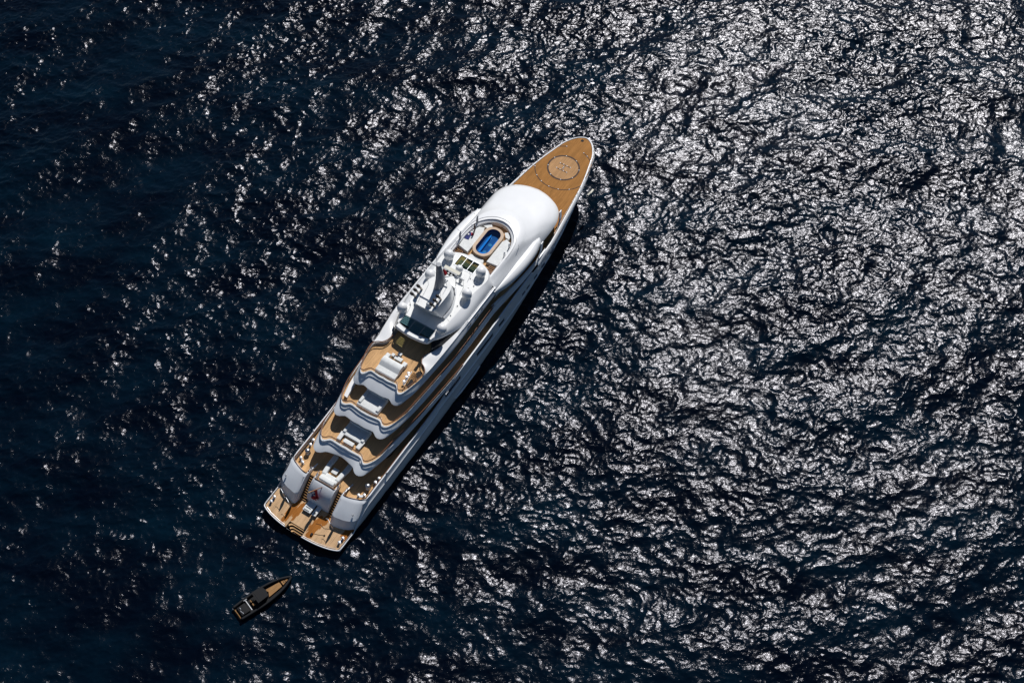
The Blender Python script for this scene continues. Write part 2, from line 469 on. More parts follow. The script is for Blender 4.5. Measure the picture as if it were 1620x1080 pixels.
def hull():
    st = [  # x, waterline y, knuckle y, top y, top z
        (0.2, 6.3, 6.85, 6.85, 0.85), (2.0, 6.5, 6.9, 6.85, 0.95), (3.6, 6.6, 6.95, 6.9, 1.1), (4.3, 6.6, 6.95, 6.85, 2.0), (5.3, 6.65, 6.95, 6.8, 3.0), (6.6, 6.7, 6.95, 6.7, 4.1), (7.6, 6.7, 6.95, 6.66, 4.42),
        (12, 6.75, 6.98, 6.66, 4.45), (18, 6.8, 7.0, 6.72, 4.6), (24, 6.8, 7.02, 6.8, 4.8), (27, 6.8, 7.04, 6.84, 5.1), (29, 6.78, 7.05, 6.9, 6.0), (31, 6.76, 7.05, 6.97, 7.0), (34, 6.72, 7.08, 7.0, 7.2),
        (40, 6.6, 7.1, 7.0, 7.3), (45, 6.4, 7.08, 6.98, 7.5), (50, 6.0, 7.0, 6.97, 7.75), (55, 5.45, 6.8, 6.93, 7.75), (60, 4.8, 6.35, 6.68, 7.6), (65, 4.05, 5.65, 6.05, 7.5), (70, 3.15, 4.7, 5.35, 7.45),
        (74, 2.3, 3.75, 4.62, 7.45), (77, 1.5, 2.8, 3.85, 7.45), (79.3, 0.7, 1.95, 3.2, 7.45), (80.8, 0.25, 1.1, 2.42, 7.45), (81.7, 0.1, 0.7, 1.7, 7.45), (82.2, 0.06, 0.4, 1.1, 7.45), (82.5, 0.05, 0.2, 0.5, 7.45), (82.6, 0.02, 0.05, 0.02, 7.45)]
    a = np.array(st)
    xs = np.r_[np.linspace(0.2, 8, 24), np.linspace(8.6, 76, 90), np.r_[np.linspace(76.4, 82.0, 22), np.linspace(82.1, 82.6, 8)]]
    rows = []
    for X in xs:
        wl, kn, tp, tz = [np.interp(X, a[:, 0], a[:, i]) for i in (1, 2, 3, 4)]
        rake = 3.0 * max(0, (X - 70) / 12.3) ** 2
        kz = min(3.6 + 0.012 * X, tz * 0.72) if tz < 5 else 3.6 + 0.012 * X
        pts = [(X - rake * 1.2, wl * 0.93, -0.8), (X - rake, wl, 0.0)]
        for t in (0.33, 0.66, 0.9):
            pts.append((X - rake * (1 - t * 0.75), wl + (kn - 0.07 - wl) * t ** 0.8, kz * t))
        pts.append((X - rake * 0.25, kn, kz)); pts.append((X - rake * 0.22, kn + 0.03, kz + 0.14)); pts.append((X - rake * 0.2, kn - 0.07, kz + 0.22) if tz > kz + 0.6 else (X, kn - 0.02, kz + 0.16))
        for t in (0.35, 0.7, 1.0):
            z0 = pts[7][2]
            pts.append((X - rake * 0.2 * (1 - t), pts[7][1] + (tp - pts[7][1]) * t, z0 + (tz - z0) * t))
        rows.append(pts)
    mb = MB()
    mb.loft([r for r in rows]); mb.loft([[(p[0], -p[1], p[2]) for p in r] for r in rows])
    # inside face and cap of the bulwark
    inn = [[(r[-1][0], r[-1][1], r[-1][2]), (r[-1][0], max(r[-1][1] - 0.22, 0), r[-1][2]), (r[-1][0], max(r[-1][1] - 0.22, 0), max(r[-1][2] - 1.0, 0.6))] for r in rows if 7.4 < r[-1][0] < 54]
    mb.loft(inn); mb.loft([[(p[0], -p[1], p[2]) for p in r] for r in inn])
    # transom
    tr = [(0.2, 6.85), (-0.1, 6.4), (-0.55, 5.2), (-0.9, 3.4), (-1.05, 1.6), (-1.1, 0)]
    top = both(spline(tr[::-1], 20, 0.85)); bot = both(spline([(p[0] + 0.5, p[1] * 0.93) for p in tr[::-1]], 20, -0.8))
    mb.loft([top, bot])
    mb.make('hull', HULLW, Y, smooth=True, angle=40)
    # gunwale rolled outwards round the bow
    path = [p for p in a if p[0] >= 54]
    gp = spline([(p[0], p[3]) for p in path], 70)
    prof = [(-0.46, 0.56), (-0.40, 0.62), (-0.30, 0.60), (-0.13, 0.42), (-0.02, 0.15), (0.0, -0.06)]
    def ring(off, dz):
        out = []
        for i, p in enumerate(gp):
            t = gp[min(i + 1, 69)] - gp[max(i - 1, 0)]; t /= np.linalg.norm(t); nn = np.array([-t[1], t[0]])
            q = p + nn * off
            fade = min(1, max(0, (p[0] - 54) / 3))
            out.append((q[0], max(q[1], 0.0), 7.0 + (dz) + 0.45 * fade + (7.75 - 7.45) * max(0, (60 - p[0]) / 6)))
        return out
    cs = [ring(o_, z_ + 0.02) for o_, z_ in prof]
    g = MB(); g.loft(cs); g.loft([[(p[0], -p[1], p[2]) for p in c] for c in cs])
    g.make('gunwale', WHITE, Y, smooth=True)
    return a
HT = hull()

# rubbing strake low on the side
for s in (-1, 1):
    MB().tube([(30.5, s * 6.93, 1.0), (32, s * 7.02, 1.0), (36, s * 7.02, 1.05), (37.5, s * 6.9, 1.05)], 0.16, 8).make('rubbing_strake', HULLW, Y, smooth=True)

def window(x0, x1, z, h, s, y0, y1):
    f = MB(); yy0, yy1 = s * y0, s * y1
    def q(xa, xb, za, zb, dy):
        ya = yy0 + (yy1 - yy0) * (xa - x0) / (x1 - x0) + s * dy; yb = yy0 + (yy1 - yy0) * (xb - x0) / (x1 - x0) + s * dy
        yc, yd = ya - s * 0.25, yb - s * 0.25
        V = [(xa, yc, za), (xb, yd, za), (xb, yd, zb), (xa, yc, zb), (xa, ya, za), (xb, yb, za), (xb, yb, zb), (xa, ya, zb)]
        return V, [(0, 1, 2, 3), (4, 7, 6, 5), (0, 4, 5, 1), (1, 5, 6, 2), (2, 6, 7, 3), (3, 7, 4, 0)]
    g = MB(); g.add(*q(x0, x1, z - h / 2, z + h / 2, 0.03)); o = g.make('hull_window', DARK, Y)
    f.add(*q(x0 - .06, x1 + .06, z - h / 2 - 0.08, z - h / 2, 0.10)); f.add(*q(x0 - .06, x1 + .06, z + h / 2, z + h / 2 + 0.06, 0.06))
    f.make('window_frame', STEEL, o)
HY = lambda X: float(np.interp(X, HT[:, 0], HT[:, 3]))
for s in (-1, 1):
    for (a0, a1) in ((36.6, 41.2), (43.0, 44.6), (28.0, 32.0)):
        window(a0, a1, 5.5, 0.62, s, HY(a0) - 0.01 if a0 > 30 else 6.99, HY(a1) + 0.0)
    for c in (50.6, 52.0, 54.4, 57.0, 60.2):
        window(c - 0.45, c + 0.45, 5.4, 0.4, s, HY(c) - 0.05 - 0.012 * max(0, c - 50), HY(c) - 0.07 - 0.012 * max(0, c - 50))

# swim platform
PL = [(-0.98, 0), (-0.95, 1.6), (-0.8, 3.4), (-0.45, 5.2), (0.0, 6.35), (0.35, 6.7), (2, 6.75), (4.0, 6.75)]
h_ = spline(PL, 30)
full = both(h_)
sp = MB()
steps_cut = [(-1.4, -0.75), (-1.4, 2.05), (-0.3, 1.95), (0.05, 1.3), (0.05, -0.75)]
def clipx(poly):  # platform in three strips round the boarding steps
    pass
o_full = [tuple(p[:2]) for p in full]
def strip(y0, y1, xmin, xmax):
    ys_ = np.linspace(y0, y1, 14); e = []
    hh = np.array(sorted([(abs(p[1]), p[0]) for p in full if p[0] < 0.36 or True and p[0] < 0.36]))
    for yv in ys_:
        xa = np.interp(abs(yv), hh[:, 0], hh[:, 1]) if xmin is None else xmin
        e.append((xa, yv))
    return e + [(xmax, y1), (xmax, y0)]
sp.prism(strip(2.05, 6.7, None, 7.0), 0.55, 1.0); sp.prism(strip(-6.7, -0.75, None, 7.0), 0.55, 1.0); sp.prism([(0.1, -0.75), (0.1, 2.05), (7, 2.05), (7, -0.75)], 0.55, 1.0)
sp.make('swim_platform', TEAKW, Y)
# rim and stern fender
tube_rim = both(spline([(-1.06, 0), (-1.03, 1.6), (-0.88, 3.4), (-0.53, 5.2), (-0.1, 6.38), (0.28, 6.8), (2, 6.86), (3.6, 6.88)], 40, 0.98))
k = [i for i, p in enumerate(tube_rim) if not (-0.8 < p[1] < 2.1 and p[0] < 0)]
lo = [i for i in k if tube_rim[i][1] < 0]; hi = [i for i in k if tube_rim[i][1] > 0]
r_ = MB(); r_.tube([tube_rim[i] for i in lo], 0.10, 6); r_.tube([tube_rim[i] for i in hi], 0.10, 6)
r_.make('platform_rim', WHITE, Y, smooth=True)
for s in (-1, 1):   # low hand rails by the platform sides
    rr = MB(); P = [(0.5, s * 6.72, 1.25), (3.3, s * 6.78, 1.25)]
    rr.tube([(0.2, s * 6.6, 1.0)] + P + [(3.6, s * 6.8, 1.0)], 0.035, 5)
    for q in np.linspace(0.6, 3.2, 5): rr.tube([(q, s * 6.73, 1.0), (q, s * 6.73, 1.25)], 0.025, 4)
    rr.make('platform_rail', STEEL, Y)
# low stainless rail along the aft edge
for a0, a1 in ((-6.2, -1.0), (2.3, 6.2)):
    rr = MB(); ys_ = np.linspace(a0, a1, 9); E = [(float(np.interp(abs(v), [0, 1.6, 3.4, 5.2, 6.35], [-0.85, -0.82, -0.67, -0.3, 0.15])), v) for v in ys_]
    rr.tube([(p[0], p[1], 1.12) for p in E], 0.03, 5)
    for p in E: rr.tube([(p[0], p[1], 0.98), (p[0], p[1], 1.12)], 0.03, 4)
    rr.make('platform_rail', STEEL, Y)
# boarding steps sunk into the platform's edge: three curved teak treads going down
bs = MB().prism([(-1.05, -0.75), (-1.05, 2.05), (0.1, 2.05), (0.1, -0.75)], -0.5, -0.3).make('boarding_steps', BLACK, Y)
for i in range(3):
    off = 0.30 * i; zt = 0.86 - 0.26 * i
    q0 = [(0.08 - off, -0.74), (0.08 - off, 1.25 - off * .5), (-0.05 - off, 1.7 - off), (-0.35 - off * .7, 1.95 - off * 1.1)]
    q1 = [(p[0] - 0.20, p[1] - (0.0 if j == 0 else 0.17)) for j, p in enumerate(q0)]
    q1[0] = (q1[0][0], -0.74)
    a_ = spline(q0, 14); b_ = spline(q1, 14)
    t = MB(); t.loft([np.c_[a_, np.full(14, zt)], np.c_[b_, np.full(14, zt)], np.c_[b_, np.full(14, zt - .07)], np.c_[a_, np.full(14, zt - .07)], np.c_[a_, np.full(14, zt)]])
    t.make('step', TEAK, bs)
MB().prism([(-1.0, -0.7), (-1.0, 1.0), (-0.75, 1.0), (-0.75, -0.7)], 0.0, 0.08).make('step', CAPW, bs, label='dark wet lowest boarding step')

# sloping stern blocks with the stairs between them
def block(s):
    top = spline([(6.95, 3.25), (6.3, 3.35), (6.35, 4.2), (6.75, 5.4), (7.05, 6.1), (7.6, 6.62), (9, 6.66)], 30, 4.42)
    r1 = spline([(6.9, 3.15), (5.9, 3.2), (5.9, 4.3), (6.2, 5.5), (6.6, 6.2), (7.2, 6.68), (9, 6.72)], 30, 4.25)
    md = spline([(6.2, 3.12), (4.0, 3.15), (3.95, 4.6), (4.25, 5.6), (4.75, 6.4), (5.7, 6.8), (9, 6.8)], 30, 2.9)
    m2 = spline([(6.0, 3.12), (3.72, 3.13), (3.68, 4.6), (3.98, 5.7), (4.5, 6.5), (5.5, 6.84), (9, 6.84)], 30, 2.72)
    m3 = spline([(6.0, 3.12), (3.62, 3.13), (3.6, 4.6), (3.9, 5.7), (4.4, 6.5), (5.4, 6.84), (9, 6.84)], 30, 2.45)
    bt = spline([(6.0, 3.12), (2.9, 3.1), (2.9, 4.3), (3.2, 5.4), (3.7, 6.3), (4.6, 6.8), (9, 6.8)], 30, 0.98)
    cs = [top, r1, md, m2, m3, bt]
    inn = top + np.array([0.28, 0, 0]); inn[:, 1] -= 0.12
    cs = [np.c_[inn[:, :2], np.full(30, 3.6)], np.c_[inn[:, :2], np.full(30, 4.42)]] + cs
    if s < 0: cs = [mirror(c) for c in cs]
    m = MB(); m.loft(cs)
    # wall along the stair
    prof = [(9.0, 3.6), (6.9, 4.42), (6.3, 4.42), (5.9, 4.25), (4.0, 2.9), (3.66, 2.6), (2.9, 0.98), (9.0, 0.98)]
    V = [(p[0], s * 3.12, p[1]) for p in prof] + [(p[0], s * 3.3, p[1] - 0.02) for p in prof]; n = len(prof)
    m.add(V, [tuple(range(n))] + [(i, (i + 1) % n, n + (i + 1) % n, n + i) for i in range(n)])
    b = m.make('stern_block', HULLW, Y, smooth=True, angle=35)
    # black line let into the coping, and a small lamp on the slope
    pt = top if s > 0 else mirror(top)
    MB().tube([(p[0] + 0.16, p[1], 4.44) for p in pt[3:26]], 0.05, 5).make('coping_groove', BLACK, b)
    MB().lathe([(0.0, 0.3), (0.13, 0.24), (0.15, 0.1), (0.1, 0)], (4.9, s * 6.05, 3.35), 10).make('stern_lamp', STEEL, b, smooth=True)
    return b
for s in (1, -1): block(s)
def centre_block():
    w0 = [(1.95, 6.25, 4.42), (1.95, 6.0, 4.3), (1.9, 5.1, 3.75), (1.85, 4.2, 2.2), (1.8, 4.05, 0.98)]
    cs = []
    for i, (hw, X, z) in enumerate(w0):
        cs.append([(X + 0.12 * (abs(t) ** 4), hw * t, z - (0.06 * abs(t) ** 6)) for t in np.linspace(-1, 1, 17)])
    m = MB(); m.loft([[(6.45, p[1], 4.42) for p in cs[0]]] + cs)
    m.loft([[(6.45, p[1], 4.42) for p in cs[0]], [(6.45, p[1], 3.6) for p in cs[0]]])
    for s in (-1, 1):
        prof = [(7.4, 4.42), (6.25, 4.42), (6.0, 4.3), (5.2, 3.75), (4.32, 2.2), (4.17, 0.98), (7.4, 0.98)]
        V = [(p[0], s * 1.96, p[1] - .01) for p in prof] + [(p[0], s * 1.78, p[1] - .01) for p in prof]; n = len(prof)
        m.add(V, [tuple(range(n)), tuple(range(n, 2 * n))[::-1]] + [(i, (i + 1) % n, n + (i + 1) % n, n + i) for i in range(n)])
    b = m.make('stern_block', HULLW, Y, smooth=True, angle=40, label='middle stern block under the flagstaff')
    MB().tube([(6.38, -1.7, 4.45), (6.38, 1.7, 4.45)], 0.05, 5).make('coping_groove', BLACK, b)
centre_block()
# stairs, each tread its own piece
for s in (1, -1):
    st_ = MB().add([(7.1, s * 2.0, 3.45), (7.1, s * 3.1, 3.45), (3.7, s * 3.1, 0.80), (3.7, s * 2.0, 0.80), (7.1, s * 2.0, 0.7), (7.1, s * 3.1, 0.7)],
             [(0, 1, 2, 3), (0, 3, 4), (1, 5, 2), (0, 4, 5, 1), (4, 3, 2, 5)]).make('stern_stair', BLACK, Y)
    tm = None
    for i in range(11):
        X = 6.95 - i * 0.30; z = 3.52 - i * 0.235
        if tm is None:
            t = MB().box((0, 0, 0), (0.17, 1.08, 0.06)).make('stair_tread', TEAKT, st_); tm = t
        else:
            t = tm.copy(); C.objects.link(t)
        t.location = (X, s * 2.54, z)

# ---- terraces
def terrace(zf, bottom, gut, rail, zg, zb, zr, nm, fwd, railend):
    """bottom lip, ledge and glass rail as curves; floor at zf."""
    n = 90
    def ends(cv, X):  # extend to common forward x
        return cv
    B = spline(bottom, n, zb); G = spline(gut, n, zg); 
    if zf > 11:    # the upper works widen and rise amidships
        for q in (B, G):
            a = np.clip((q[:, 0] - 26) / 8, 0, 1); a = a * a * (3 - 2 * a)
            q[:, 1] += 0.38 * a; q[:, 2] += 0.65 * a
    K = G.copy(); K[:, 2] = G[:, 2] - 0.22; K[:, :2] += (B - G)[:, :2] * 0.05
    K2 = K.copy(); K2[:, :2] += (B - K)[:, :2] * 0.45; K2[:, 2] = K[:, 2] - (K[:, 2] - B[:, 2]) * 0.40
    K3 = K.copy(); K3[:, :2] += (B - K)[:, :2] * 0.85; K3[:, 2] = K[:, 2] - (K[:, 2] - B[:, 2]) * 0.80
    # inner edge of ledge = a little inside the rail
    R = spline(rail, n, zr)
    Gi = G.copy()
    Rin = spline(rail, n, zg)
    under = B.copy(); under[:, 1] *= 0.88; under[:, 0] += 0.5; under[:, 2] = zb
    lip = B.copy(); lip[:, 2] = B[:, 2] - 0.1
    full = [both(c) for c in (lip, B, K3, K2, K, G)]
    m = MB(); m.loft(full)
    m.loft([both(under), both(lip)])
    uo = [tuple(p[:2]) for p in both(under)]
    MB().prism(uo, zb - 0.1, zb - 0.02).make('soffit', HULLW, Y)
    f = m.make('deck_fascia', HULLW, Y, smooth=True, angle=35)
    return f, B, G, R

def deck(curve_half, zf, xf, m_, nm='deck', thick=0.12, aft=None, parent=None):
    c = both(curve_half); out = [tuple(p[:2]) for p in c] + [(xf, c[-1][1]), (xf, -c[-1][1])]
    return MB().prism(out, zf - thick, zf).make(nm, m_, parent or Y)

def ledge(G, Rc, zg, zi):
    """cream/white coaming between the fascia's top and the rail."""
    n = len(G)
    a = G.copy(); a[:, 2] = zg
    a2 = G.copy(); a2[:, :2] += (Rc - G)[:, :2] * 0.18; a2[:, 2] = zg + 0.05
    b = G.copy(); b[:, :2] += (Rc - G)[:, :2] * 0.80; b[:, 2] = zg + 0.05
    c = Rc.copy(); c[:, 2] = zi
    m = MB(); m.loft([both(a), both(a2), both(b), both(c)])
    return m.make('coaming', WHITE, Y)

def railing(R, zr, zbase, label=None, panels=True, step=1.5, skipx=None, upto=None):
    P = both(R); P = P[P[:, 0] <= upto] if upto else P
    if upto:   # keep order
        pass
    rail = MB().tube([(p[0], p[1], zr) for p in P], 0.075, 6).make('cap_rail', CAPW, Y, smooth=True)
    L = np.r_[0, np.cumsum(np.linalg.norm(np.diff(P[:, :2], axis=0), axis=1))]
    k = max(2, int(L[-1] / step)); s = np.linspace(0, L[-1], k + 1)
    posts = MB()
    for i in range(k + 1):
        q = [np.interp(s[i], L, P[:, j]) for j in (0, 1)]
        posts.tube([(q[0], q[1], zbase), (q[0], q[1], zr)], 0.02, 4)
    posts.make('rail_posts', STEEL, rail, kind='stuff')
    for i in range(k):
        ss = np.linspace(s[i] + .04, s[i + 1] - .04, 5)
        q = np.stack([np.interp(ss, L, P[:, j]) for j in (0, 1)], 1)
        MB().loft([np.c_[q, np.full(5, zbase)], np.c_[q, np.full(5, zr - 0.06)]]).make('glass_panel', GLASS, rail)
    return rail

# main aft deck (inside the bulwark)
MB().prism([(6.45, -1.95), (6.45, 1.95), (6.98, 1.95), (6.98, 3.15), (6.45, 3.2), (6.6, 4.5), (7.1, 5.7), (7.8, 6.5), (30, 6.6), (30, -6.6), (7.8, -6.5), (7.1, -5.7), (6.6, -4.5), (6.45, -3.2), (6.98, -3.15), (6.98, -1.95)], 3.45, 3.6).make('main_deck', TEAK, Y)
# varnished rail on the main bulwark
for s in (1, -1):
    MB().tube([(q, s * (HY(q) - 0.24), float(np.interp(q, HT[:, 0], HT[:, 4])) + 0.02) for q in np.linspace(7.7, 28, 30)], 0.07, 5).make('cap_rail', CAPW, Y, smooth=True)
    MB().tube([(7.65, s * 6.35, 4.46), (7.2, s * 5.9, 4.46), (6.85, s * 5.2, 4.46), (6.55, s * 4.2, 4.46), (6.5, s * 3.45, 4.46), (7.0, s * 3.3, 4.46)], 0.06, 5).make('cap_rail', CAPW, Y, smooth=True)
MB().tube([(6.5, -1.85, 4.46), (6.5, 1.85, 4.46)], 0.06, 5).make('cap_rail', CAPW, Y)

T3b = [(11.1, 0), (11.0, .8), (10.75, 1.9), (10.55, 2.5), (10.1, 2.95), (9.85, 3.5), (9.9, 4.1), (10.3, 4.6), (11.2, 4.95), (12.6, 5.3), (15, 5.8), (18, 6.15), (23, 6.5), (30, 6.85), (34, 6.9)]
T3g = [(11.85, 0), (11.8, .8), (11.85, 2.3), (11.75, 2.75), (11.25, 3.1), (11.05, 3.45), (11.1, 3.8), (11.45, 4.25), (12.4, 4.8), (14, 5.25), (17, 5.7), (22, 6.2), (30, 6.75), (34, 6.85)]
T3r = [(12.25, 0), (12.2, .8), (12.2, 2.5), (12.05, 2.95), (11.7, 3.3), (11.52, 3.6), (11.55, 3.9), (11.9, 4.3), (12.8, 4.8), (14, 5.12), (17, 5.4), (22, 6.1), (30, 6.7), (34, 6.8)]
T2b = [(15.75, 0), (15.7, 1), (15.85, 2.2), (15.8, 2.65), (15.5, 3.05), (15.3, 3.5), (15.35, 4.0), (15.75, 4.45), (16.6, 4.8), (18.5, 5.25), (22.5, 5.8), (28, 6.0), (36, 6.05), (43, 6.05), (48, 6.35)]
T2g = [(17.0, 0), (17.0, .6), (17.2, 2.3), (17.1, 2.75), (16.8, 3.1), (16.62, 3.5), (16.7, 3.9), (17.1, 4.3), (17.8, 4.6), (19.2, 4.95), (22.4, 5.55), (28, 5.8), (33, 5.85), (43, 5.85), (48, 6.3)]
T2r = [(17.35, 0), (17.35, 1), (17.55, 2.35), (17.5, 2.75), (17.15, 3.1), (16.95, 3.5), (17.0, 3.85), (17.35, 4.2), (18.3, 4.7), (20.3, 5.2), (22.5, 5.4), (27, 5.6), (33, 5.75), (43, 5.72), (44, 5.72)]
T1b = [(20.2, 0), (20.2, 1.2), (20.4, 2.15), (20.25, 2.6), (20.0, 3.0), (19.95, 3.4), (20.1, 3.85), (20.6, 4.2), (21.5, 4.45), (24.2, 4.95), (31.6, 5.35), (38, 5.3), (44.2, 5.25)]
T1g = [(22.15, 0), (22.1, .8), (22.25, 2.05), (22.05, 2.45), (21.55, 2.7), (21.2, 3.05), (21.15, 3.4), (21.4, 3.75), (22.0, 4.0), (23.6, 4.4), (25.6, 4.75), (27.5, 4.95), (31, 5.0)]
T1r = [(22.5, 0), (22.45, .8), (22.5, 2.1), (22.3, 2.5), (21.85, 2.85), (21.6, 3.1), (21.6, 3.4), (21.85, 3.7), (22.5, 4.0), (24.2, 4.5), (25.6, 4.72), (26.35, 4.6), (26.85, 4.1), (27.2, 3.5), (28.0, 3.05), (29.0, 2.9)]

T3b = [(p[0] - .27 * max(0, 1 - max(0, p[0] - 12) / 6), p[1] - .12 * (p[1] > 4)) for p in T3b]
T2b = [(p[0] - .22 * max(0, 1 - max(0, p[0] - 17) / 6), p[1]) for p in T2b]
T1b = [(p[0] - .10 * max(0, 1 - max(0, p[0] - 22) / 6), p[1]) for p in T1b]
wid = lambda cv: [(p[0], p[1] + .26 * min(1, max(0, (p[0] - 24) / 8)) * (1 - .7 * min(1, max(0, (p[0] - 40) / 6)))) for p in cv]
T2b, T2g, T2r = wid(T2b), wid(T2g), wid(T2r)
terrace(6.3, T3b, T3g, T3r, 6.8, 5.95, 7.4, '', 34, 34)
terrace(9.0, T2b, T2g, T2r, 9.5, 8.6, 10.1, '', 48, 44)
def clamp(cv, X): return [p for p in cv if p[0] <= X]
for (cv, g, zf, zg, zr, xf, up) in ((T3r, T3g, 6.5, 6.8, 7.4, 52, 33.5), (T2r, T2g, 9.2, 9.5, 10.1, 57, 43.5)):
    Rr = spline(cv, 110, zr); deck(Rr - np.array([-.02, 0, 0]), zf, xf, TEAK, 'teak_deck')
    ledge(spline(g, 110, zg), Rr, zg, zf)
    railing(Rr, zr, zg + .05, upto=up)
# top terrace: fascia aft, then the side wall of the upper house
terrace(11.7, T1b, T1g + [(36, 5.0), (44.2, 4.98)], T1r, 12.2, 11.1, 12.8, '', 44, 29)
Rr = spline(T1r, 110, 12.8)
ro = [tuple(p[:2]) for p in both(Rr)]
MB().prism(ro + [(34, 3.4), (34, -3.4)], 11.75, 11.9).make('teak_deck', TEAK, Y)
# white moulded sides running from the top terrace's rail up to the hardtop
gg = spline([(22.15, 0), (22.1, .8), (22.25, 2.05), (22.05, 2.45), (21.55, 2.7), (21.2, 3.05), (21.15, 3.4), (21.4, 3.75), (22.0, 4.0), (23.6, 4.4), (25.2, 4.72)], 110, 12.2)
rsub = spline([(22.5, 0), (22.45, .8), (22.5, 2.1), (22.3, 2.5), (21.85, 2.85), (21.6, 3.1), (21.6, 3.4), (21.85, 3.7), (22.5, 4.0), (24.2, 4.5), (25.4, 4.68)], 110, 12.2)
ledge(gg, rsub, 12.2, 11.9)
railing(Rr, 12.8, 12.1)

# inner houses: dark glass walls under each deck
def house(nm, x0, x1, hw, z0, z1, rake=0.6):
    h0 = spline([(x0, 0), (x0 + .1, hw * .5), (x0 + .5, hw * .85), (x0 + 1.2, hw), (x0 + 5, hw), (x1, hw)], 40)
    a = both(np.c_[h0, np.full(40, z0)]); b = both(np.c_[h0 + [0, 0], np.full(40, z1)])
    m = MB(); m.loft([a, b]); w_ = m.make(nm, DARK, Y, smooth=True, angle=50)
    mu = MB()
    L = 0
    for i in range(0, len(a), 6):
        mu.tube([(a[i][0] - .02, a[i][1] * 1.005, z0), (b[i][0] - .02, b[i][1] * 1.005, z1)], 0.05, 4)
    mu.make('mullions', WHITE, w_, kind='stuff')
house('main_deckhouse', 14.5, 50, 5.2, 3.6, 5.75)
house('upper_deckhouse', 19.3, 56, 4.7, 6.5, 8.4)
house('bridge_deckhouse', 24.4, 60, 4.35, 9.2, 11.1)
house('sun_deckhouse', 31.5, 44, 3.5, 11.9, 14.1)
# fore part of the upper works under the white cap
fh = spline([(65.2, 0), (64.9, 1.8), (64.0, 3.5), (62, 4.8), (58, 5.0), (50, 4.9), (44, 4.5)], 40)
m = MB(); m.loft([both(np.c_[fh, np.full(40, 7.9)]), both(np.c_[fh, np.full(40, 10.3)])]); m.make('wheelhouse_windows', DARK, Y, smooth=True)

# ---- foredeck with helicopter landing marks
ft = spline([(82.3, 0.0), (82.15, 0.6), (81.7, 1.25), (80.9, 1.95), (79.5, 2.85), (77, 3.85), (74, 4.4), (70, 5.0), (65, 5.58), (60, 6.2), (55, 6.48), (50, 6.4)], 80)
out = [tuple(p) for p in both(ft)]
ZF = 7.98
MB().prism(out, ZF - 0.2, ZF).make('foredeck', TEAKF, Y)
MB().prism([(46, -6.3), (46, 6.3), (50.5, 6.35), (50.5, -6.35)], 7.6, 7.78).make('teak_deck', TEAK, Y)
HX = 74.45
def arc(r0, r1, a0, a1, n, z, m_, nm, par=Y, clip=True):
    V = []; F = []
    for i in range(n + 1):
        a = a0 + (a1 - a0) * i / n
        for r in (r0, r1):
            V.append((HX + r * math.cos(a), r * math.sin(a), z)); 
    W = [(v[0], v[1], z + 0.012) for v in V]; k = len(V); V = V + W
    for i in range(n):
        j = 2 * i
        F += [(k + j, k + j + 1, k + j + 3, k + j + 2), (j, j + 2, k + j + 2, k + j), (j + 1, k + j + 1, k + j + 3, j + 3)]
    return MB().add(V, F).make(nm, m_, par)
disc = MB().lathe([(2.5, 0), (2.5, 0.004)], (HX, 0, ZF + 0.002), 60).make('landing_circle', TEAKH, Y)
arc(2.5, 2.78, 0, 2 * math.pi, 72, ZF + .004, LGREY, 'landing_ring', disc)
# outer ring, cut where the deck ends and open towards the bow
def inside(a, r=4.78):
    X, yv = HX + r * math.cos(a), abs(r * math.sin(a))
    return yv < np.interp(X, ft[::-1, 0], ft[::-1, 1]) - 0.12
for a0, a1 in ((0.42, math.pi * 2 - 0.30),):
    A = np.linspace(a0, a1, 160); seg = []
    for a in A:
        if inside(a): seg.append(a)
        else:
            if len(seg) > 2: arc(4.72, 4.86, seg[0], seg[-1], len(seg), ZF + .004, LGREY, 'landing_ring', disc)
            seg = []
    if len(seg) > 2: arc(4.72, 4.86, seg[0], seg[-1], len(seg), ZF + .004, LGREY, 'landing_ring', disc)
lm = MB().lathe([(0.10, 0), (0.10, 0.05), (0.05, 0.08)], (0, 0, 0), 8).make('deck_light', WHITE, Y, smooth=True)
spots = [(2.64, a) for a in np.radians([20, 65, 110, 155, 200, 245, 290, 335])]
spots += [(4.79, a) for a in np.radians([24, 40, 75.0, 118, 142, 160, 180, 200, 222, 318, 334, 345]) if inside(a)]
first = True
def light(X, yv):
    global first
    if first: l = lm; first = False
    else: l = lm.copy(); C.objects.link(l)
    l.location = (X, yv, ZF + 0.01)
for r, a in spots: light(HX + r * math.cos(a), r * math.sin(a))
# the letter H in painted bars with a row of lights on each leg
hm = MB()
for X in (-0.62, 0.62):
    for q in (-1, -0.33, 0.33, 1): light(HX + X, q * 0.98)
    for q in (-0.67, 0.0, 0.67): hm.box((HX + X, q * 0.98, ZF + .012), (0.15, 0.42, 0.012))
hm.box((HX, 0.0, ZF + .012), (0.8, 0.15, 0.012))
hm.make('letter_h_mark', LGREY, disc)
light(HX + 0.12, 0.02); light(HX - 0.2, 0.0)
MB().lathe([(0.28, 0), (0.26, 0.03)], (81.35, 0.35, ZF), 12).make('bow_hatch', BLACK, Y)
# folded safety stanchions round the foredeck
for s in (1, -1):
    sm_ = None
    L = np.linspace(6, 70, 24).astype(int)
    for i in L:
        p = ft[i]
        if sm_ is None:
            sm_ = MB().tube([(0, 0, 0), (0.25, 0, 0.10), (0.3, 0, 0.42)], 0.035, 4).make('stanchion', STEEL, Y)
            q = sm_
        else:
            q = sm_.copy(); C.objects.link(q)
        q.location = (p[0], s * (p[1] - 0.08), ZF)
# thin grab wire inboard of the gunwale
for s in (1, -1):
    MB().tube([(p[0], s * max(p[1] - 0.12, 0), ZF + 0.06) for p in ft[1:75]], 0.045, 4).make('deck_trim', GREY, Y)
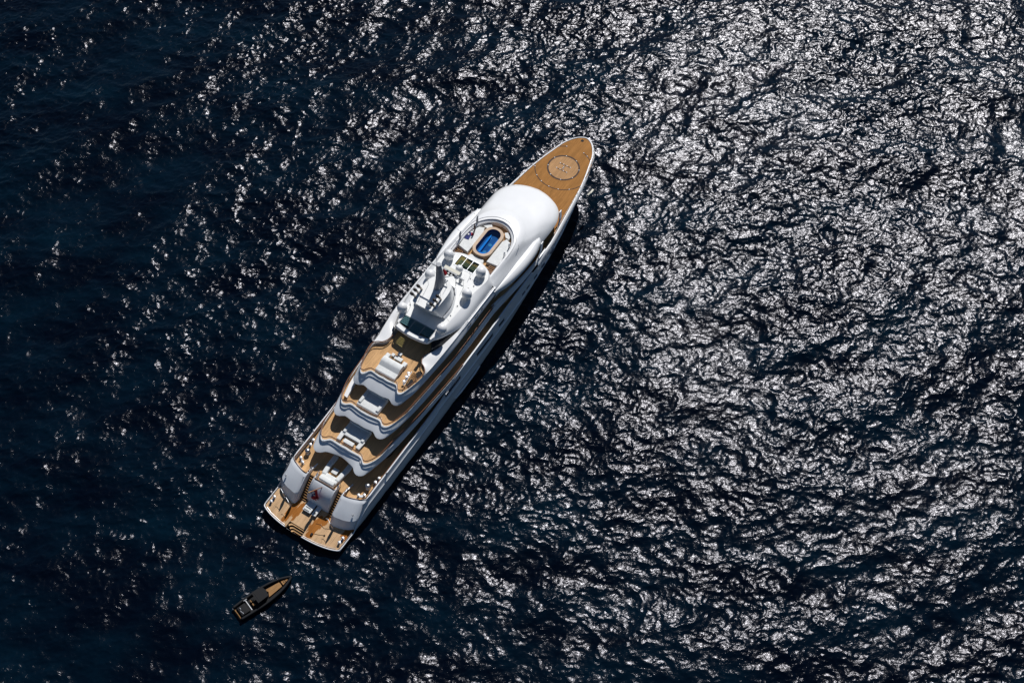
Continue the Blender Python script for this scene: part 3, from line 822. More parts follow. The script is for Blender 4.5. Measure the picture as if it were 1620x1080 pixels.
# anchor gear seen over the starboard bow
an = MB(); an.tube([(74.0, -5.2, 4.6), (75.0, -5.3, 4.5)], 0.16, 6); an.box((75.2, -5.35, 4.5), (0.9, 0.3, 0.3)); an.make('anchor', STRIPE, Y)

# ---- white cap over the wheelhouse, rising to the rim of the pool deck
def cap():
    lv = []
    N = 70
    def c(pts, z): 
        a = spline(pts, N); return np.c_[a, np.full(N, z)] if np.isscalar(z) else np.c_[a, np.interp(np.linspace(0, 1, N), *z)]
    lv.append(c([(65.6, 0), (65.3, 2.0), (64.6, 3.7), (63.3, 4.9), (61.5, 5.5), (58, 5.6), (52, 5.5), (44.4, 5.2)], 9.8))
    lv.append(c([(66.5, 0), (66.3, 1.8), (65.6, 3.6), (64.4, 4.95), (62.6, 5.75), (60.5, 5.95), (57.5, 5.95), (52, 5.95), (44.4, 5.68)], ([0, .5, 1], [10.0, 10.1, 11.6])))
    lv.append(c([(66.4, 0), (66.1, 1.8), (65.3, 3.6), (64.1, 4.85), (62.4, 5.6), (60.3, 5.8), (57.4, 5.82), (52, 5.85), (44.4, 5.62)], ([0, .5, 1], [10.45, 10.6, 11.95])))
    lv.append(c([(65.7, 0), (65.4, 1.7), (64.5, 3.4), (63.3, 4.5), (61.7, 5.2), (60, 5.4), (57.2, 5.5), (52, 5.6), (44.4, 5.45)], ([0, .5, 1], [10.9, 11.2, 12.5])))
    lv.append(c([(64.2, 0), (63.9, 1.5), (63.0, 2.9), (61.9, 3.9), (60.6, 4.6), (59, 4.95), (56.7, 5.2), (52, 5.3), (44.4, 5.25)], ([0, .5, 1], [11.4, 11.8, 12.85])))
    lv.append(c([(61.2, 0), (60.9, 1.4), (60.2, 2.6), (59.4, 3.5), (58.4, 4.2), (57.2, 4.6), (55.6, 4.95), (52, 5.0), (44.4, 5.0)], ([0, .5, 1], [12.1, 12.4, 13.1])))
    lv.append(c([(59.0, 0), (58.7, 1.3), (58.1, 2.5), (57.3, 3.4), (56.4, 4.0), (55.4, 4.4), (54.2, 4.65), (51.5, 4.8), (44.4, 4.75)], ([0, .5, 1], [12.75, 12.9, 13.4])))
    lv.append(c([(58.3, 0), (58.0, 1.3), (57.4, 2.4), (56.6, 3.2), (55.7, 3.8), (54.7, 4.2), (53.6, 4.5), (51.2, 4.6), (44.4, 4.5)], ([0, .5, 1], [13.3, 13.35, 13.5])))
    lv.append(c([(57.0, 0), (56.8, 1.2), (56.2, 2.2), (55.5, 3.0), (54.7, 3.55), (53.8, 3.95), (52.6, 4.25), (50.5, 4.38), (44.4, 4.3)], ([0, .5, 1], [13.75, 13.75, 13.8])))
    lv.append(c([(55.5, 0), (55.3, 1.1), (54.8, 2.05), (54.2, 2.75), (53.5, 3.3), (52.6, 3.75), (51.4, 4.0), (49.5, 4.12), (44.4, 4.1)], 13.9))
    m = MB(); m.loft([both(a) for a in lv])
    m.make('wheelhouse_roof', WHITE, Y, smooth=True, angle=60)
    rim = lv[-1]
    i1 = rim.copy(); i1[:, 0] -= 0.12; i1[:, 1] *= 0.97
    i2 = i1.copy(); i2[:, 2] = 13.75
    i3 = i1.copy(); i3[:, 0] -= .35; i3[:, 1] *= 0.93; i3[:, 2] = 13.55
    i4 = i3.copy(); i4[:, 2] = 12.6
    m = MB(); m.loft([both(rim), both(i1), both(i2), both(i3), both(i4)]); m.make('pool_deck_coaming', WHITE, Y, smooth=True, angle=30)
    MB().tube([(p[0] + 0.3, p[1] + 0.12 * np.sign(p[1]), p[2] - 0.01) for p in both(rim)[24:-24]], 0.035, 4).make('rim_groove', GREY, Y)
    return rim
RIM = cap()
MB().prism([tuple(p[:2] * np.array([1, .97])) for p in both(RIM)] + [], 12.45, 12.7).make('teak_deck', TEAK, Y)
# shoulder bulges each side of the cap
for s in (1, -1):
    inner = spline([(57.3, 5.3), (56.5, 5.35), (54, 5.2), (50, 5.3), (46, 5.4), (44.0, 5.5)], 40)
    outer = spline([(57.8, 5.45), (57.3, 5.9), (56.2, 6.3), (54, 6.7), (50.5, 6.76), (47, 6.35), (44.0, 5.6)], 40)
    cs = []
    for t, dz in ((-0.25, 0.1), (0, 0.06), (0.15, 0.08), (0.4, 0.05), (0.68, -0.1), (0.88, -0.42), (1.0, -0.95), (0.97, -1.15), (0.8, -1.2)):
        p = inner + (outer - inner) * t
        z = np.interp(np.linspace(0, 1, 40), [0, .1, .5, 1], [11.2, 11.65, 12.1, 12.3]) + dz * np.interp(np.linspace(0, 1, 40), [0, .12, .8, 1], [0.9, 1, 1, 0.6])
        cs.append(np.c_[p[:, 0], s * p[:, 1], z])
    MB().loft(cs).make('shoulder_fairing', WHITE, Y, smooth=True)
# side band between the two dark recesses forward
for s in (1, -1):
    up = spline([(43, 5.8, 9.95), (45, 5.95, 9.55), (47, 6.15, 9.2), (50, 6.4, 8.95), (53, 6.55, 8.75), (56, 6.6, 8.5), (58, 6.5, 8.3)], 40)
    ui = up.copy(); ui[:, 1] -= 0.25
    lo_ = spline([(43, 6.05, 8.1), (46, 6.3, 8.1), (49, 6.55, 8.05), (52, 6.7, 7.95), (56, 6.6, 7.8), (58, 6.45, 7.8)], 40)
    li = lo_.copy(); li[:, 1] -= 0.35
    cs = [ui, up, lo_, li]
    if s < 0: cs = [np.c_[c_[:, 0], -c_[:, 1], c_[:, 2]] for c_ in cs]
    MB().loft(cs).make('side_bulwark', HULLW, Y, smooth=True, angle=40)
    # small fins bridging cap and bulwark
    for P0, P1, P2 in (((57.2, 6.15, 10.7), (56.4, 6.45, 9.6), (54.4, 6.72, 8.2)), ((64.6, 5.15, 10.2), (64.1, 5.5, 9.2), (63.0, 5.75, 8.0))):
        cs = []
        for p_, w1 in ((P0, .30), (P1, .26), (P2, .08)):
            cs.append([(p_[0] + a * w1, s * (p_[1] + b * .07), p_[2]) for a, b in ((-1, -1), (1, -1), (1, 1), (-1, 1))])
        MB().loft(cs, closed=True, cap=True).make('side_fin', WHITE, Y)

# ---- hardtop
def hardtop():
    N = 80
    top = spline([(46.5, 0), (46.35, 1.6), (45.7, 3.1), (44.9, 3.9), (43.9, 4.25), (42.5, 4.05), (40.5, 3.75), (36.5, 3.65), (34, 3.5), (32, 3.25), (30.6, 3.0), (29.85, 2.7), (29.55, 1.6), (29.4, 0)], N)
    e1 = spline([(46.6, 0), (46.45, 1.65), (45.8, 3.2), (45.0, 4.05), (44.0, 4.45), (42.5, 4.6), (40.5, 4.5), (36.5, 4.45), (34, 4.1), (32, 3.6), (30.6, 3.1), (29.7, 2.8), (29.4, 1.6), (29.25, 0)], N)
    e2 = spline([(46.55, 0), (46.4, 1.65), (45.8, 3.2), (45.1, 4.15), (44.2, 4.8), (42.5, 4.95), (40.5, 4.9), (36.5, 4.9), (34, 4.4), (32, 3.75), (30.6, 3.15), (29.7, 2.8), (29.4, 1.6), (29.25, 0)], N)
    s_ = np.linspace(0, 1, N)
    zt = np.full(N, 14.45)
    X = top[:, 0]
    ze1 = np.interp(e1[:, 0], [29, 33, 36, 44.5, 45.5, 47], [14.25, 14.2, 14.1, 14.1, 14.3, 14.3])
    ze2 = np.interp(e2[:, 0], [29, 32, 35.5, 38, 43.5, 45.2, 47], [14.05, 13.8, 13.5, 13.5, 13.5, 13.95, 14.1])
    e3 = spline([(46.4, 0), (46.2, 1.6), (45.6, 3.1), (44.9, 4.15), (44.4, 4.95), (42.5, 5.12), (40.5, 5.1), (36.5, 5.12), (34.6, 4.75), (32, 3.8), (30.6, 3.1), (29.8, 2.7), (29.5, 1.6), (29.35, 0)], N)
    ze3 = np.interp(e3[:, 0], [29, 31, 33, 35.6, 38, 43.5, 45.2, 47], [14.0, 13.75, 13.3, 12.95, 12.9, 12.9, 13.7, 14.0])
    cs = [np.c_[top, zt], np.c_[e1, ze1], np.c_[e2, ze2], np.c_[e3, ze3]]
    m = MB()
    for c in (cs, [mirror(c) for c in cs]): m.loft(c)
    m.make('hardtop_edge', WHITE, Y, smooth=True, angle=60)
    # flat top split round the skylight and the louvred glass opening
    # outline half-width as a function of x
    def hw(xv, k=top): 
        q = k[np.argsort(k[:, 0])]
        return float(np.interp(xv, q[:, 0], q[:, 1]))
    def patch(xa, xb, f0, f1, n=16):
        xs_ = np.linspace(xa, xb, n)
        return [[(v, f0(v), 14.45) for v in xs_], [(v, f1(v), 14.45) for v in xs_]]
    SKX0, SKX1 = 43.8, 46.0; sk = lambda v: 1.75 + 0.0 * v
    LX0 = lambda yv: 29.95 + 0.07 * yv * yv; 
    P = MB()
    # central body between louvre and skylight
    P.loft(patch(32.15, SKX0, lambda v: -hw(v), lambda v: hw(v), 40))
    for s in (1, -1):
        P.loft(patch(SKX0, SKX1, lambda v: s * 1.72, lambda v: s * hw(v), 12))
        P.loft(patch(30.45, 32.15, lambda v: s * 2.75, lambda v: s * hw(v), 12))
    xs_ = np.linspace(SKX1, 46.49, 6)
    P.loft(patch(SKX1, 46.49, lambda v: -hw(v), lambda v: hw(v), 8))
    # aft strip behind the louvres
    ya = np.linspace(-2.75, 2.75, 21)
    P.loft([[(30.0 + 0.06 * v * v, v, 14.45) for v in ya], [(29.42 + 0.045 * v * v, v, 14.45) for v in ya]])
    P.make('hardtop', NONSKID, Y)
    # soffit under the hardtop
    so_ = [tuple(p) for p in both(top)][::-1]
    P = MB(); P.loft([[(v[0], v[1], z) for v in [(SKX0, -1.72), (SKX0, 1.72), (SKX1, 1.72), (SKX1, -1.72), (SKX0, -1.72)]] for z in (14.45, 14.1)])
    P.loft([[(v[0], v[1], z) for v in [(32.15, -2.75), (32.15, 2.75), (30.45, 2.75), (30.0, 0), (30.45, -2.75), (32.15, -2.75)]] for z in (14.45, 14.1)])
    P.make('opening_trim', WHITE, Y)
    # skylight: three panes in bars, timber louvres below
    fr = MB(); fr.box((43.82, 0, 14.47), (.10, 3.5, .08)); fr.box((45.98, 0, 14.47), (.10, 3.5, .08))
    for q in (-1.72, -0.55, 0.62, 1.72): fr.box((44.9, q, 14.47), (2.2, .07, .08))
    sf = fr.make('skylight', STEEL, Y)
    for a, b in ((-1.68, -0.58), (-0.52, 0.58), (0.66, 1.68)):
        MB().box((44.9, (a + b) / 2, 14.43), (2.1, b - a, .02)).make('skylight_pane', GREENG, sf)
    MB().prism([(43.6, -2), (43.6, 2), (46.2, 2), (46.2, -2)], 12.71, 12.78).make('skylight_floor', SLATF, sf)
    sl = None
    for i in range(9):
        if sl is None: sl = MB().box((0, 0, 0), (.07, 2.3, .06)).make('skylight_slat', CUSHS, sf); q = sl
        else: q = sl.copy(); C.objects.link(q)
        q.location = (43.95 + i * .24, -0.55, 14.0)
    # louvred glass roof aft: one frame, three bays, separate slats
    fr = MB()
    for q in (-2.72, -0.95, 0.85, 2.72): fr.box((31.2, q, 14.42), (2.3 - 0.12 * abs(q), .08, .10))
    fr.tube([(30.02 + 0.06 * v * v, v, 14.42) for v in ya], 0.06, 4); fr.box((32.12, 0, 14.42), (.08, 5.5, .10))
    lf = fr.make('louvre_frame', GREY, Y)
    for bi, (a, b) in enumerate(((-2.66, -1.0), (-0.9, 0.8), (0.9, 2.66))):
        tmpl = None
        for i in range(7):
            xc = 31.98 - i * 0.30
            if xc < 30.1 + 0.06 * max(a * a, b * b): continue
            if tmpl is None:
                tmpl = MB().box((0, 0, 0), (.15, b - a, .03), 0, math.radians(-12)).make('louvre_slat', DKTEAL, lf); q = tmpl
            else: q = tmpl.copy(); C.objects.link(q)
            q.location = (xc, (a + b) / 2, 14.36)
        MB().box((31.2, (a + b) / 2, 14.25), (1.9, b - a, .015)).make('louvre_pane', GREENG, lf)
SLATF = mat('olive_blind', (0.16, 0.145, 0.09), 0.7, noise=(3, .3))
DKTEAL = mat('dark_teal_slat', (0.08, 0.20, 0.22), 0.4)
hardtop()
# black side openings below the hardtop's after end, and white arms sweeping down to the terrace
for s in (1, -1):
    a_ = spline([(36.6, 5.0, 12.95), (34.5, 4.75, 12.75), (32.6, 4.35, 12.55), (31, 4.0, 12.45), (29.6, 3.55, 12.4)], 30)
    b_ = spline([(36.2, 4.6, 13.7), (34.5, 4.2, 13.75), (32.6, 3.6, 13.9), (31.2, 3.3, 13.95), (30.4, 3.1, 13.95)], 30)
    cs = [np.c_[c[:, 0], s * c[:, 1], c[:, 2]] for c in (a_, b_)]
    MB().loft(cs).make('side_screen', DARK, Y, smooth=True)
    in_ = spline([(37, 5.05, 12.92), (34.7, 4.8, 12.75), (32.6, 4.4, 12.55), (31, 4.0, 12.35), (29.5, 3.4, 12.5), (28.4, 3.05, 12.55), (27.5, 3.35, 12.5), (26.95, 4.1, 12.45), (26.45, 4.62, 12.35), (25.3, 4.72, 12.25)], 50)
    ou = spline([(37, 5.39, 12.86), (35, 5.38, 12.84), (33, 5.36, 12.78), (31.5, 5.28, 12.62), (30.5, 5.2, 12.48), (29.3, 5.1, 12.28), (28.2, 5.0, 12.1), (27.3, 4.95, 12.1), (26.4, 4.88, 12.12), (25.2, 4.76, 12.2)], 50)
    md_ = (in_ + ou) / 2; md_[:, 2] += 0.16
    dn = in_.copy(); dn[:, 2] = 11.85
    cs = [np.c_[c[:, 0], s * c[:, 1], c[:, 2]] for c in (dn, in_, md_, ou)]
    MB().loft(cs).make('side_arm', WHITE, Y, smooth=True, angle=50)
    # shaded side wall of the upper works with a fine moulding and vents
    MB().tube([(q, s * float(np.interp(q, [35.6, 40, 44.5], [5.18, 5.18, 5.2])), 12.93) for q in np.linspace(35.6, 44.5, 12)], 0.05, 5).make('side_moulding', WHITE, Y)
    MB().loft([[(q, s * 5.08, 12.9) for q in (35.5, 40, 44.6)], [(q, s * 5.40, 12.85) for q in (35.5, 40, 44.6)]]).make('side_ledge', WHITE, Y)
    v_ = MB()
    for q in (36.6, 37.2, 38.6, 39.2, 40.4): v_.box((q, s * 5.60, 12.25), (.4, .08, .12))
    v_.make('side_vent', BLACK, Y)

# funnel and mast platform above the hardtop
def funnel():
    N = 50
    def rg(k, z, dx=0): 
        a = spline([(39.0 + k + dx, 0), (38.8 + k + dx, 1.0), (38.0 + k * .8 + dx, 1.75), (36.6, 2.05 + k * .5), (34.5, 2.05 + k * .5), (33.2 + k * 1.3, 1.9 + k * .5), (32.9 + k * 1.4, 1.2), (32.85 + k * 1.4, 0)], N, z)
        return np.r_[a, mirror(a)[::-1][1:-1]]
    m = MB(); m.loft([rg(1.5, 14.46), rg(1.25, 14.9), rg(1.0, 15.0)], closed=True); m.make('funnel_plinth', WHITE, Y, smooth=True, angle=40)
    m = MB(); m.loft([rg(0.8, 15.02), rg(0.35, 16.2), rg(0.0, 17.6), rg(-.06, 17.8)], closed=True)
    f = m.make('funnel_housing', WHITE, Y, smooth=True, angle=40)
    MB().prism([tuple(p[:2]) for p in rg(-.06, 0)], 17.7, 17.8).make('funnel_top', NONSKID, f)
    MB().tube([tuple(p) for p in rg(0.95, 15.03)], 0.02, 4, closed=True).make('plinth_seam', GREY, f)
    ex = None
    for yv in (1.65, -1.65):
        for i in range(3):
            if ex is None:
                ex = MB().tube([(0.25, 0, 0), (0.0, 0, 0.7), (-0.5, 0, 1.75)], 0.17, 10).make('exhaust_pipe', STEELD, Y, smooth=True)
                tip = MB().tube([(-0.44, 0, 1.62), (-0.66, 0, 2.1)], 0.25, 10).make('exhaust_tip', SOOT, ex, smooth=True); q = ex
            else:
                q = ex.copy(); C.objects.link(q); t = tip.copy(); C.objects.link(t); t.parent = q
            q.location = (35.1 - i * .82, yv + (0.1 if yv > 0 else 0), 17.8)
    # mast: broad raked blade with cross arms, scanner bar, horns
    ma = MB()
    pr = [((37.5, 17.8), 2.3, 0.70), ((37.7, 19.5), 1.7, 0.58), ((37.6, 21.2), 1.1, 0.48), ((37.5, 22.9), 0.7, 0.40)]
    cs = []
    for (X, z), lx, ly in pr:
        cs.append([(X + lx / 2 * cx_, ly * cy_, z) for cx_, cy_ in ((1, 0), (.7, .7), (0, 1), (-.7, .7), (-1, .4), (-1, -.4), (-.7, -.7), (0, -1), (.7, -.7))])
    ma.loft(cs, closed=True, cap=True)
    mast = ma.make('radar_mast', GREY2, Y, smooth=True, angle=60)
    MB().box((37.7, 0.9, 21.9), (.16, 2.4, .16)).make('mast_yard', GREY2, mast)
    wb = MB(); wb.box((40.9, 0, 17.55), (0.55, 2.75, .16)); wb.make('radar_scanner', STRIPE, mast)
    w2 = MB(); 
    for q in (-1.0, 1.0): w2.tube([(40.75, q, 17.5), (39.6, q * .6, 18.1), (38.6, q * .3, 18.6)], .08, 5)
    w2.box((40.35, 0, 17.7), (.25, 2.5, .3)); w2.tube([(40.4, -1.0, 17.6), (40.2, -1.0, 15.0)], .05, 5); w2.tube([(40.4, 1.0, 17.6), (40.2, 1.0, 15.0)], .05, 5)
    w2.make('scanner_bracket', GREY, mast)
    lp = MB()
    for q in (-.8, -.25, .35, .9): lp.lathe([(.0, .3), (.16, .22), (.18, 0)], (40.0, q, 17.85), 8)
    lp.make('mast_lamps', BLACK, mast, smooth=True, kind='stuff')
    MB().add([(38.9, .1, 20.2), (39.0, -.45, 19.4), (38.5, -.5, 19.2), (38.5, .05, 19.6)], [(0, 1, 2, 3)]).make('courtesy_flag', RED, mast)
    MB().box((38.9, 0, 19.3), (.14, 1.9, .14)).box((39.2, 0, 18.9), (1.0, .3, .1)).make('mast_yard', BLACK, mast)
    ant = MB()
    ant.tube([(37.5, .3, 22.9), (37.5, .3, 24.6)], .03, 4); ant.tube([(37.7, 1.9, 21.9), (37.7, 1.9, 23.2)], .03, 4)
    for (p, h) in (((36.0, -1.2, 17.8), 2.0), ((36.6, 1.4, 17.8), 2.4), ((37.8, -1.1, 17.8), 1.6)):
        ant.tube([p, (p[0] - .2, p[1], p[2] + h)], .03, 4)
    ant.make('whip_antenna', WHITE, mast)
    # liferaft-like canisters and searchlight abaft the pipes
    MB().lathe([(0, .5), (.32, .42), (.42, .1), (.36, -.2)], (33.5, -0.75, 18.1), 12).make('satellite_dish', WHITE, Y, smooth=True)
STEELD = mat('brushed_pipe', (0.42, 0.38, 0.33), 0.35, metal=0.8)
GREY2 = mat('mast_grey_paint', (0.24, 0.255, 0.28), 0.4, noise=(1.5, 0.12))
funnel()

# radomes
dm = None
DPROF = [(0.50, 0), (0.52, 0.22), (0.72, 0.40), (0.77, 0.62), (0.78, 1.05), (0.74, 1.32), (0.60, 1.60), (0.36, 1.78), (0.0, 1.85)]
def lath(prof, k=1.0): return [(a * k, b * k) for a, b in prof]
for i, (X, yv, z, k) in enumerate(((44.35, 2.95, 14.45, 1), (44.2, -2.95, 14.45, 1), (39.7, 3.3, 14.4, 1), (39.7, -3.35, 14.4, 1), (32.6, 3.55, 14.05, 1), (32.6, -3.5, 14.05, 1), (43.1, 0.25, 14.45, 0.74))):
    if dm is None or k != 1: q = MB().lathe(lath(DPROF, k), (0, 0, 0), 28).make('radome', RADOME if 'RADOME' in globals() else WHITE, Y, smooth=True)
    else: q = dm.copy(); C.objects.link(q)
    if dm is None: dm = q
    q.location = (X, yv, z)
# small fittings on the hardtop
ft_ = None
for (X, yv) in ((42.0, -3.1), (41.2, -2.6), (40.6, -3.4), (37.6, -3.0), (35.6, -3.1), (34.0, 3.1), (36.9, 3.3), (41.2, 2.4), (42.9, -1.9)):
    if ft_ is None: ft_ = MB().lathe([(.09, 0), (.09, .12), (0, .16)], (0, 0, 0), 8).make('deck_fitting', GREY, Y, smooth=True); q = ft_
    else: q = ft_.copy(); C.objects.link(q)
    q.location = (X, yv, 14.46)
for P_ in ([(34.6, -3.55, 14.46), (35.0, -2.6, 14.46)], [(40.2, -3.7, 14.46), (39.6, -2.4, 14.46)], [(42.9, 2.0, 14.46), (42.9, 3.9, 14.46)], [(42.9, -2.2, 14.46), (42.9, -4.0, 14.46)], [(40.4, 1.9, 14.46), (41.2, 3.7, 14.46)]):
    MB().tube(P_, .018, 4).make('roof_seam', GREY, Y)
for (X, yv, h) in ((41.6, 1.6, 2.2), (41.0, -1.9, 1.8), (43.3, -1.6, 1.4), (33.8, 2.9, 1.6), (45.6, 2.7, 1.0)):
    MB().tube([(X, yv, 14.45), (X - .1, yv, 14.45 + h)], .03, 5).make('whip_antenna', GREY2, Y)
MB().box((41.7, -0.9, 14.75), (.5, .35, .6)).box((41.7, -0.9, 15.15), (.12, 1.3, .14)).make('radar_scanner', GREY2, Y)
MB().tube([(36.2, 4.3, 14.1), (36.6, 5.6, 17.4)], .025, 4).make('whip_antenna', WHITE, Y)
MB().tube([(52.5, -4.6, 13.2), (52.5, -4.6, 14.3)], .04, 4).make('whip_antenna', WHITE, Y)

# ---- pool and sun deck forward
def rrect(x0, x1, hw, r, n=10):
    out = []
    for cx_, cy_, a0 in ((x1 - r, hw - r, 0), (x0 + r, hw - r, 90), (x0 + r, -hw + r, 180), (x1 - r, -hw + r, 270)):
        for i in range(n + 1):
            a = math.radians(a0 + 90 * i / n); out.append((cx_ + r * math.cos(a), cy_ + r * math.sin(a)))
    return out
OUT = rrect(47.9, 53.95, 1.65, 1.5); INN = rrect(48.32, 53.55, 1.16, 1.1)
p = MB(); p.loft([[(q[0], q[1], z) for q in O] for O, z in ((OUT, 12.7), (OUT, 13.6), (INN, 13.6), (INN, 13.5))], closed=True)
pool = p.make('plunge_pool', POOLT, Y)
MB().loft([[(q[0], q[1], 13.5) for q in INN], [(q[0], q[1], 12.74) for q in INN]], closed=True).make('pool_wall', TILE, pool)
MB().prism(INN, 12.705, 12.74).make('pool_floor', TILE, pool)
bn = MB(); bn.prism([(48.75, 0.2), (52.2, 0.28), (52.6, 0.42), (52.2, 0.52), (49.3, 0.55), (48.7, 0.5)], 12.74, 13.2); bn.prism([(48.5, 0.3), (48.48, -0.3), (48.75, -0.9), (49.1, -0.75), (48.85, 0.1)], 12.74, 13.15); bn.prism([(49.0, -0.98), (52.4, -1.0), (52.4, -0.86), (49.0, -0.8)], 12.74, 13.1)
bn.make('pool_bench', TILE2, pool)
MB().prism(INN, 13.36, 13.38).make('pool_water', POOLW, pool)
for (qx, qy) in ((51.0, -0.3), (49.4, -0.3)):
    MB().lathe([(0.3, 0), (0.3, 0.03)], (qx, qy, 12.745), 14).make('pool_jet', GREY, pool)
# sun pads beside the pool: one pad each side plus wedge pads forward
def pad(name, outl, z0, z1, label, cat='sun pad', group=None, m_=CUSH):
    cx_ = sum(p[0] for p in outl) / len(outl); cy_ = sum(p[1] for p in outl) / len(outl)
    t = thing(name, label, cat, (cx_, cy_, z0), 0, group)
    loc = [(p[0] - cx_, p[1] - cy_) for p in outl]
    inn_ = [(a * 0.97, b * 0.96) for a, b in loc]
    m = MB(); n = len(loc)
    m.loft([[(a, b, z) for a, b in O] for O, z in ((loc, 0), (loc, (z1 - z0) * .8), (inn_, z1 - z0))], closed=True)
    m.add([(a, b, z1 - z0) for a, b in inn_], [tuple(range(n))])
    m.make('cushion', m_, t)
    return t
pad('sun_pad', [(47.6, 1.72), (52.3, 1.72), (53.2, 2.1), (52.9, 2.85), (51.6, 3.5), (49.5, 3.75), (48.0, 3.6)], 12.7, 13.3, 'long white sun pad on the port side of the plunge pool')
pad('sun_pad', [(47.6, -1.72), (52.3, -1.72), (53.1, -2.1), (52.7, -2.95), (51.6, -3.5), (49.5, -3.75), (47.8, -3.6)], 12.7, 13.3, 'long white sun pad on the starboard side of the plunge pool')
pad('sun_pad', [(53.3, 1.7), (54.0, 1.1), (54.35, 1.5), (53.9, 2.3), (53.4, 2.4)], 12.7, 13.2, 'small white wedge sun pad off the port front corner of the pool')
pad('sun_pad', [(53.3, -1.7), (54.0, -1.1), (54.35, -1.5), (53.9, -2.3), (53.2, -2.4)], 12.7, 13.2, 'small white wedge sun pad off the starboard front corner of the pool')
tw = thing('beach_towel', 'navy blue towel spread on the white pad near the port rim', 'towel', (50.4, 3.35, 13.3), 0.15)
MB().box((0, 0, 0.02), (1.5, .75, .04)).make('towel_cloth', NAVY, tw)
MB().box((0.2, .05, 0.10), (.28, .24, .12), .4).make('rolled_towel', CUSH, tw)
tw = thing('beach_towel', 'crumpled red towel beside the navy towel on the port pad', 'towel', (50.95, 2.95, 13.3), 0.5)
bevelled('towel_cloth', (0, 0, .09), (.5, .38, .18), RED, tw, .06)
# entry steps from the pool deck aft
for s in (1, -1):
    stp = MB().box((46.9, s * 3.1, 12.85), (1.3, 1.3, .28)).make('pool_deck_steps', CAPW, Y)
    for i in range(4): MB().box((46.45 + i * .32, s * 3.1, 13.02 + .03 * i), (.10, 1.15, .05)).make('step', TEAKT, stp)
pad('pool_bench_seat', [(47.2, -1.4), (47.75, -1.2), (47.75, 1.2), (47.2, 1.4), (46.9, 0)], 12.7, 13.15, 'curved white seat between the plunge pool and the radome roof', 'bench')
# upright curved wind fins on the pool deck
for (X, yv) in ((53.1, 3.35), (49.1, 3.95), (51.9, -3.3), (50.1, -3.55)):
    s = 1 if yv > 0 else -1
    k = 1.0 if s > 0 else 0.62
    m = MB(); cs = []
    for z, lx, off in ((0, .55, 0), (.9, .45, -.1), (1.8, .34, -.15), (2.3, .26, -.1), (2.55, .2, .1)):
        cs.append([(X + off * k + lx * a, yv + .08 * b, 12.75 + z * k) for a, b in ((-.5, -1), (.5, -1), (.5, 1), (-.5, 1))])
    m.loft(cs, closed=True, cap=True); w_ = m.make('wind_fin', GREY2 if s > 0 else WHITE, Y, smooth=True, angle=40)
    if s > 0: MB().tube([(X + .05, yv, 15.25), (X + .2, yv + .8, 15.3)], .035, 4).make('fin_arm', GREY, w_)

# ---- furniture on the after terraces
def sofa(name, loc, rot, W, D, label, back=True, arms=True, top=0.45):
    t = thing(name, label, 'sofa', loc, rot)
    bevelled('base', (0, 0, .17), (D, W, .34), CUSHS, t, .05)
    bevelled('seat_cushion', (0, 0, .34 + top / 3), (D * .97, W * .97, top * .55), CUSH, t, .1)
    return t
# top terrace: wide back-to-back sofa with sloping cover
so1 = thing('sofa', 'widest white sofa with a sloping cover, on the sunny top terrace', 'sofa', (24.0, 0.15, 11.9), 0)
m = MB(); cs = []
for X, z in ((-1.25, .05), (-1.25, .35), (-1.05, .5), (-.2, .55), (.35, .95), (.55, 1.05), (1.15, 1.05), (1.35, .95), (1.4, .05)):
    cs.append([(X, v, z) for v in np.linspace(-1.72, 1.72, 9)])
m.loft(cs); V = [c[0] for c in cs]; m.add(V, [tuple(range(len(V)))]); V = [c[-1] for c in cs]; m.add(V, [tuple(range(len(V)))])
m.make('cover', CUSH, so1, smooth=True, angle=30)
for s in (1, -1):
    bevelled('armrest', (1.75, s * 1.5, .33), (.85, .68, .66), CUSH, so1, .12)
def table(name, loc, W, D, h, label, rot=0, m_=CUSH):
    t = thing(name, label, 'table', loc, rot)
    bevelled('table_top', (0, 0, h - .06), (D, W, .12), m_, t, .03)
    MB().box((0, 0, (h - .12) / 2), (D * .86, W * .86, h - .12)).make('pedestal', CUSHS, t)
    return t
table('ottoman', (26.2, 0.0, 11.9), 1.3, .62, .48, 'white oblong footstool before the widest sofa on the top terrace')
table('side_table', (26.35, 1.05, 11.9), .5, .5, .5, 'small white square table at the port end of the top terrace footstool')
table('side_table', (27.0, 0.3, 11.9), .62, .5, .45, 'small white square table half in the hardtop shade on the top terrace')
# second terrace down: sofa in shade
def usofa(loc, W, D, label):
    t = thing('sofa', label, 'sofa', loc, 0)
    bevelled('seat_cushion', (0, 0, .28), (D, W, .5), CUSH, t, .1)
    bevelled('backrest', (D / 2 - .22, 0, .62), (.4, W, .5), CUSH, t, .12)
    for s in (1, -1): bevelled('armrest', (.05, s * (W / 2 - .3), .5), (D * .8, .5, .5), CUSH, t, .12)
    return t
usofa((19.3, 0.05, 9.2), 3.7, 3.0, 'white daybed on the second terrace with its aft edge in the sun')
usofa((14.9, 0.05, 6.5), 3.8, 2.5, 'large shaded daybed on the third terrace between two loungers')
def lounger(loc, rot, label):
    t = thing('lounger', label, 'lounger', loc, rot, 'white loungers aft of the third terrace daybed')
    bevelled('base', (0, 0, .15), (1.5, .7, .3), CUSHS, t, .04)
    bevelled('cushion', (0, 0, .40), (1.45, .68, .22), CUSH, t, .08)
    return t
l0 = lounger((13.3, 1.75, 6.5), 0.06, 'white lounger at the port corner of the third terrace daybed')
dup(l0, (13.5, -1.6, 6.5), -0.06, 'white lounger at the starboard corner of the third terrace daybed', 'white loungers aft of the third terrace daybed')
table('ottoman', (12.95, 0.1, 6.5), 1.75, .62, .5, 'long white footstool between the two loungers on the third terrace')
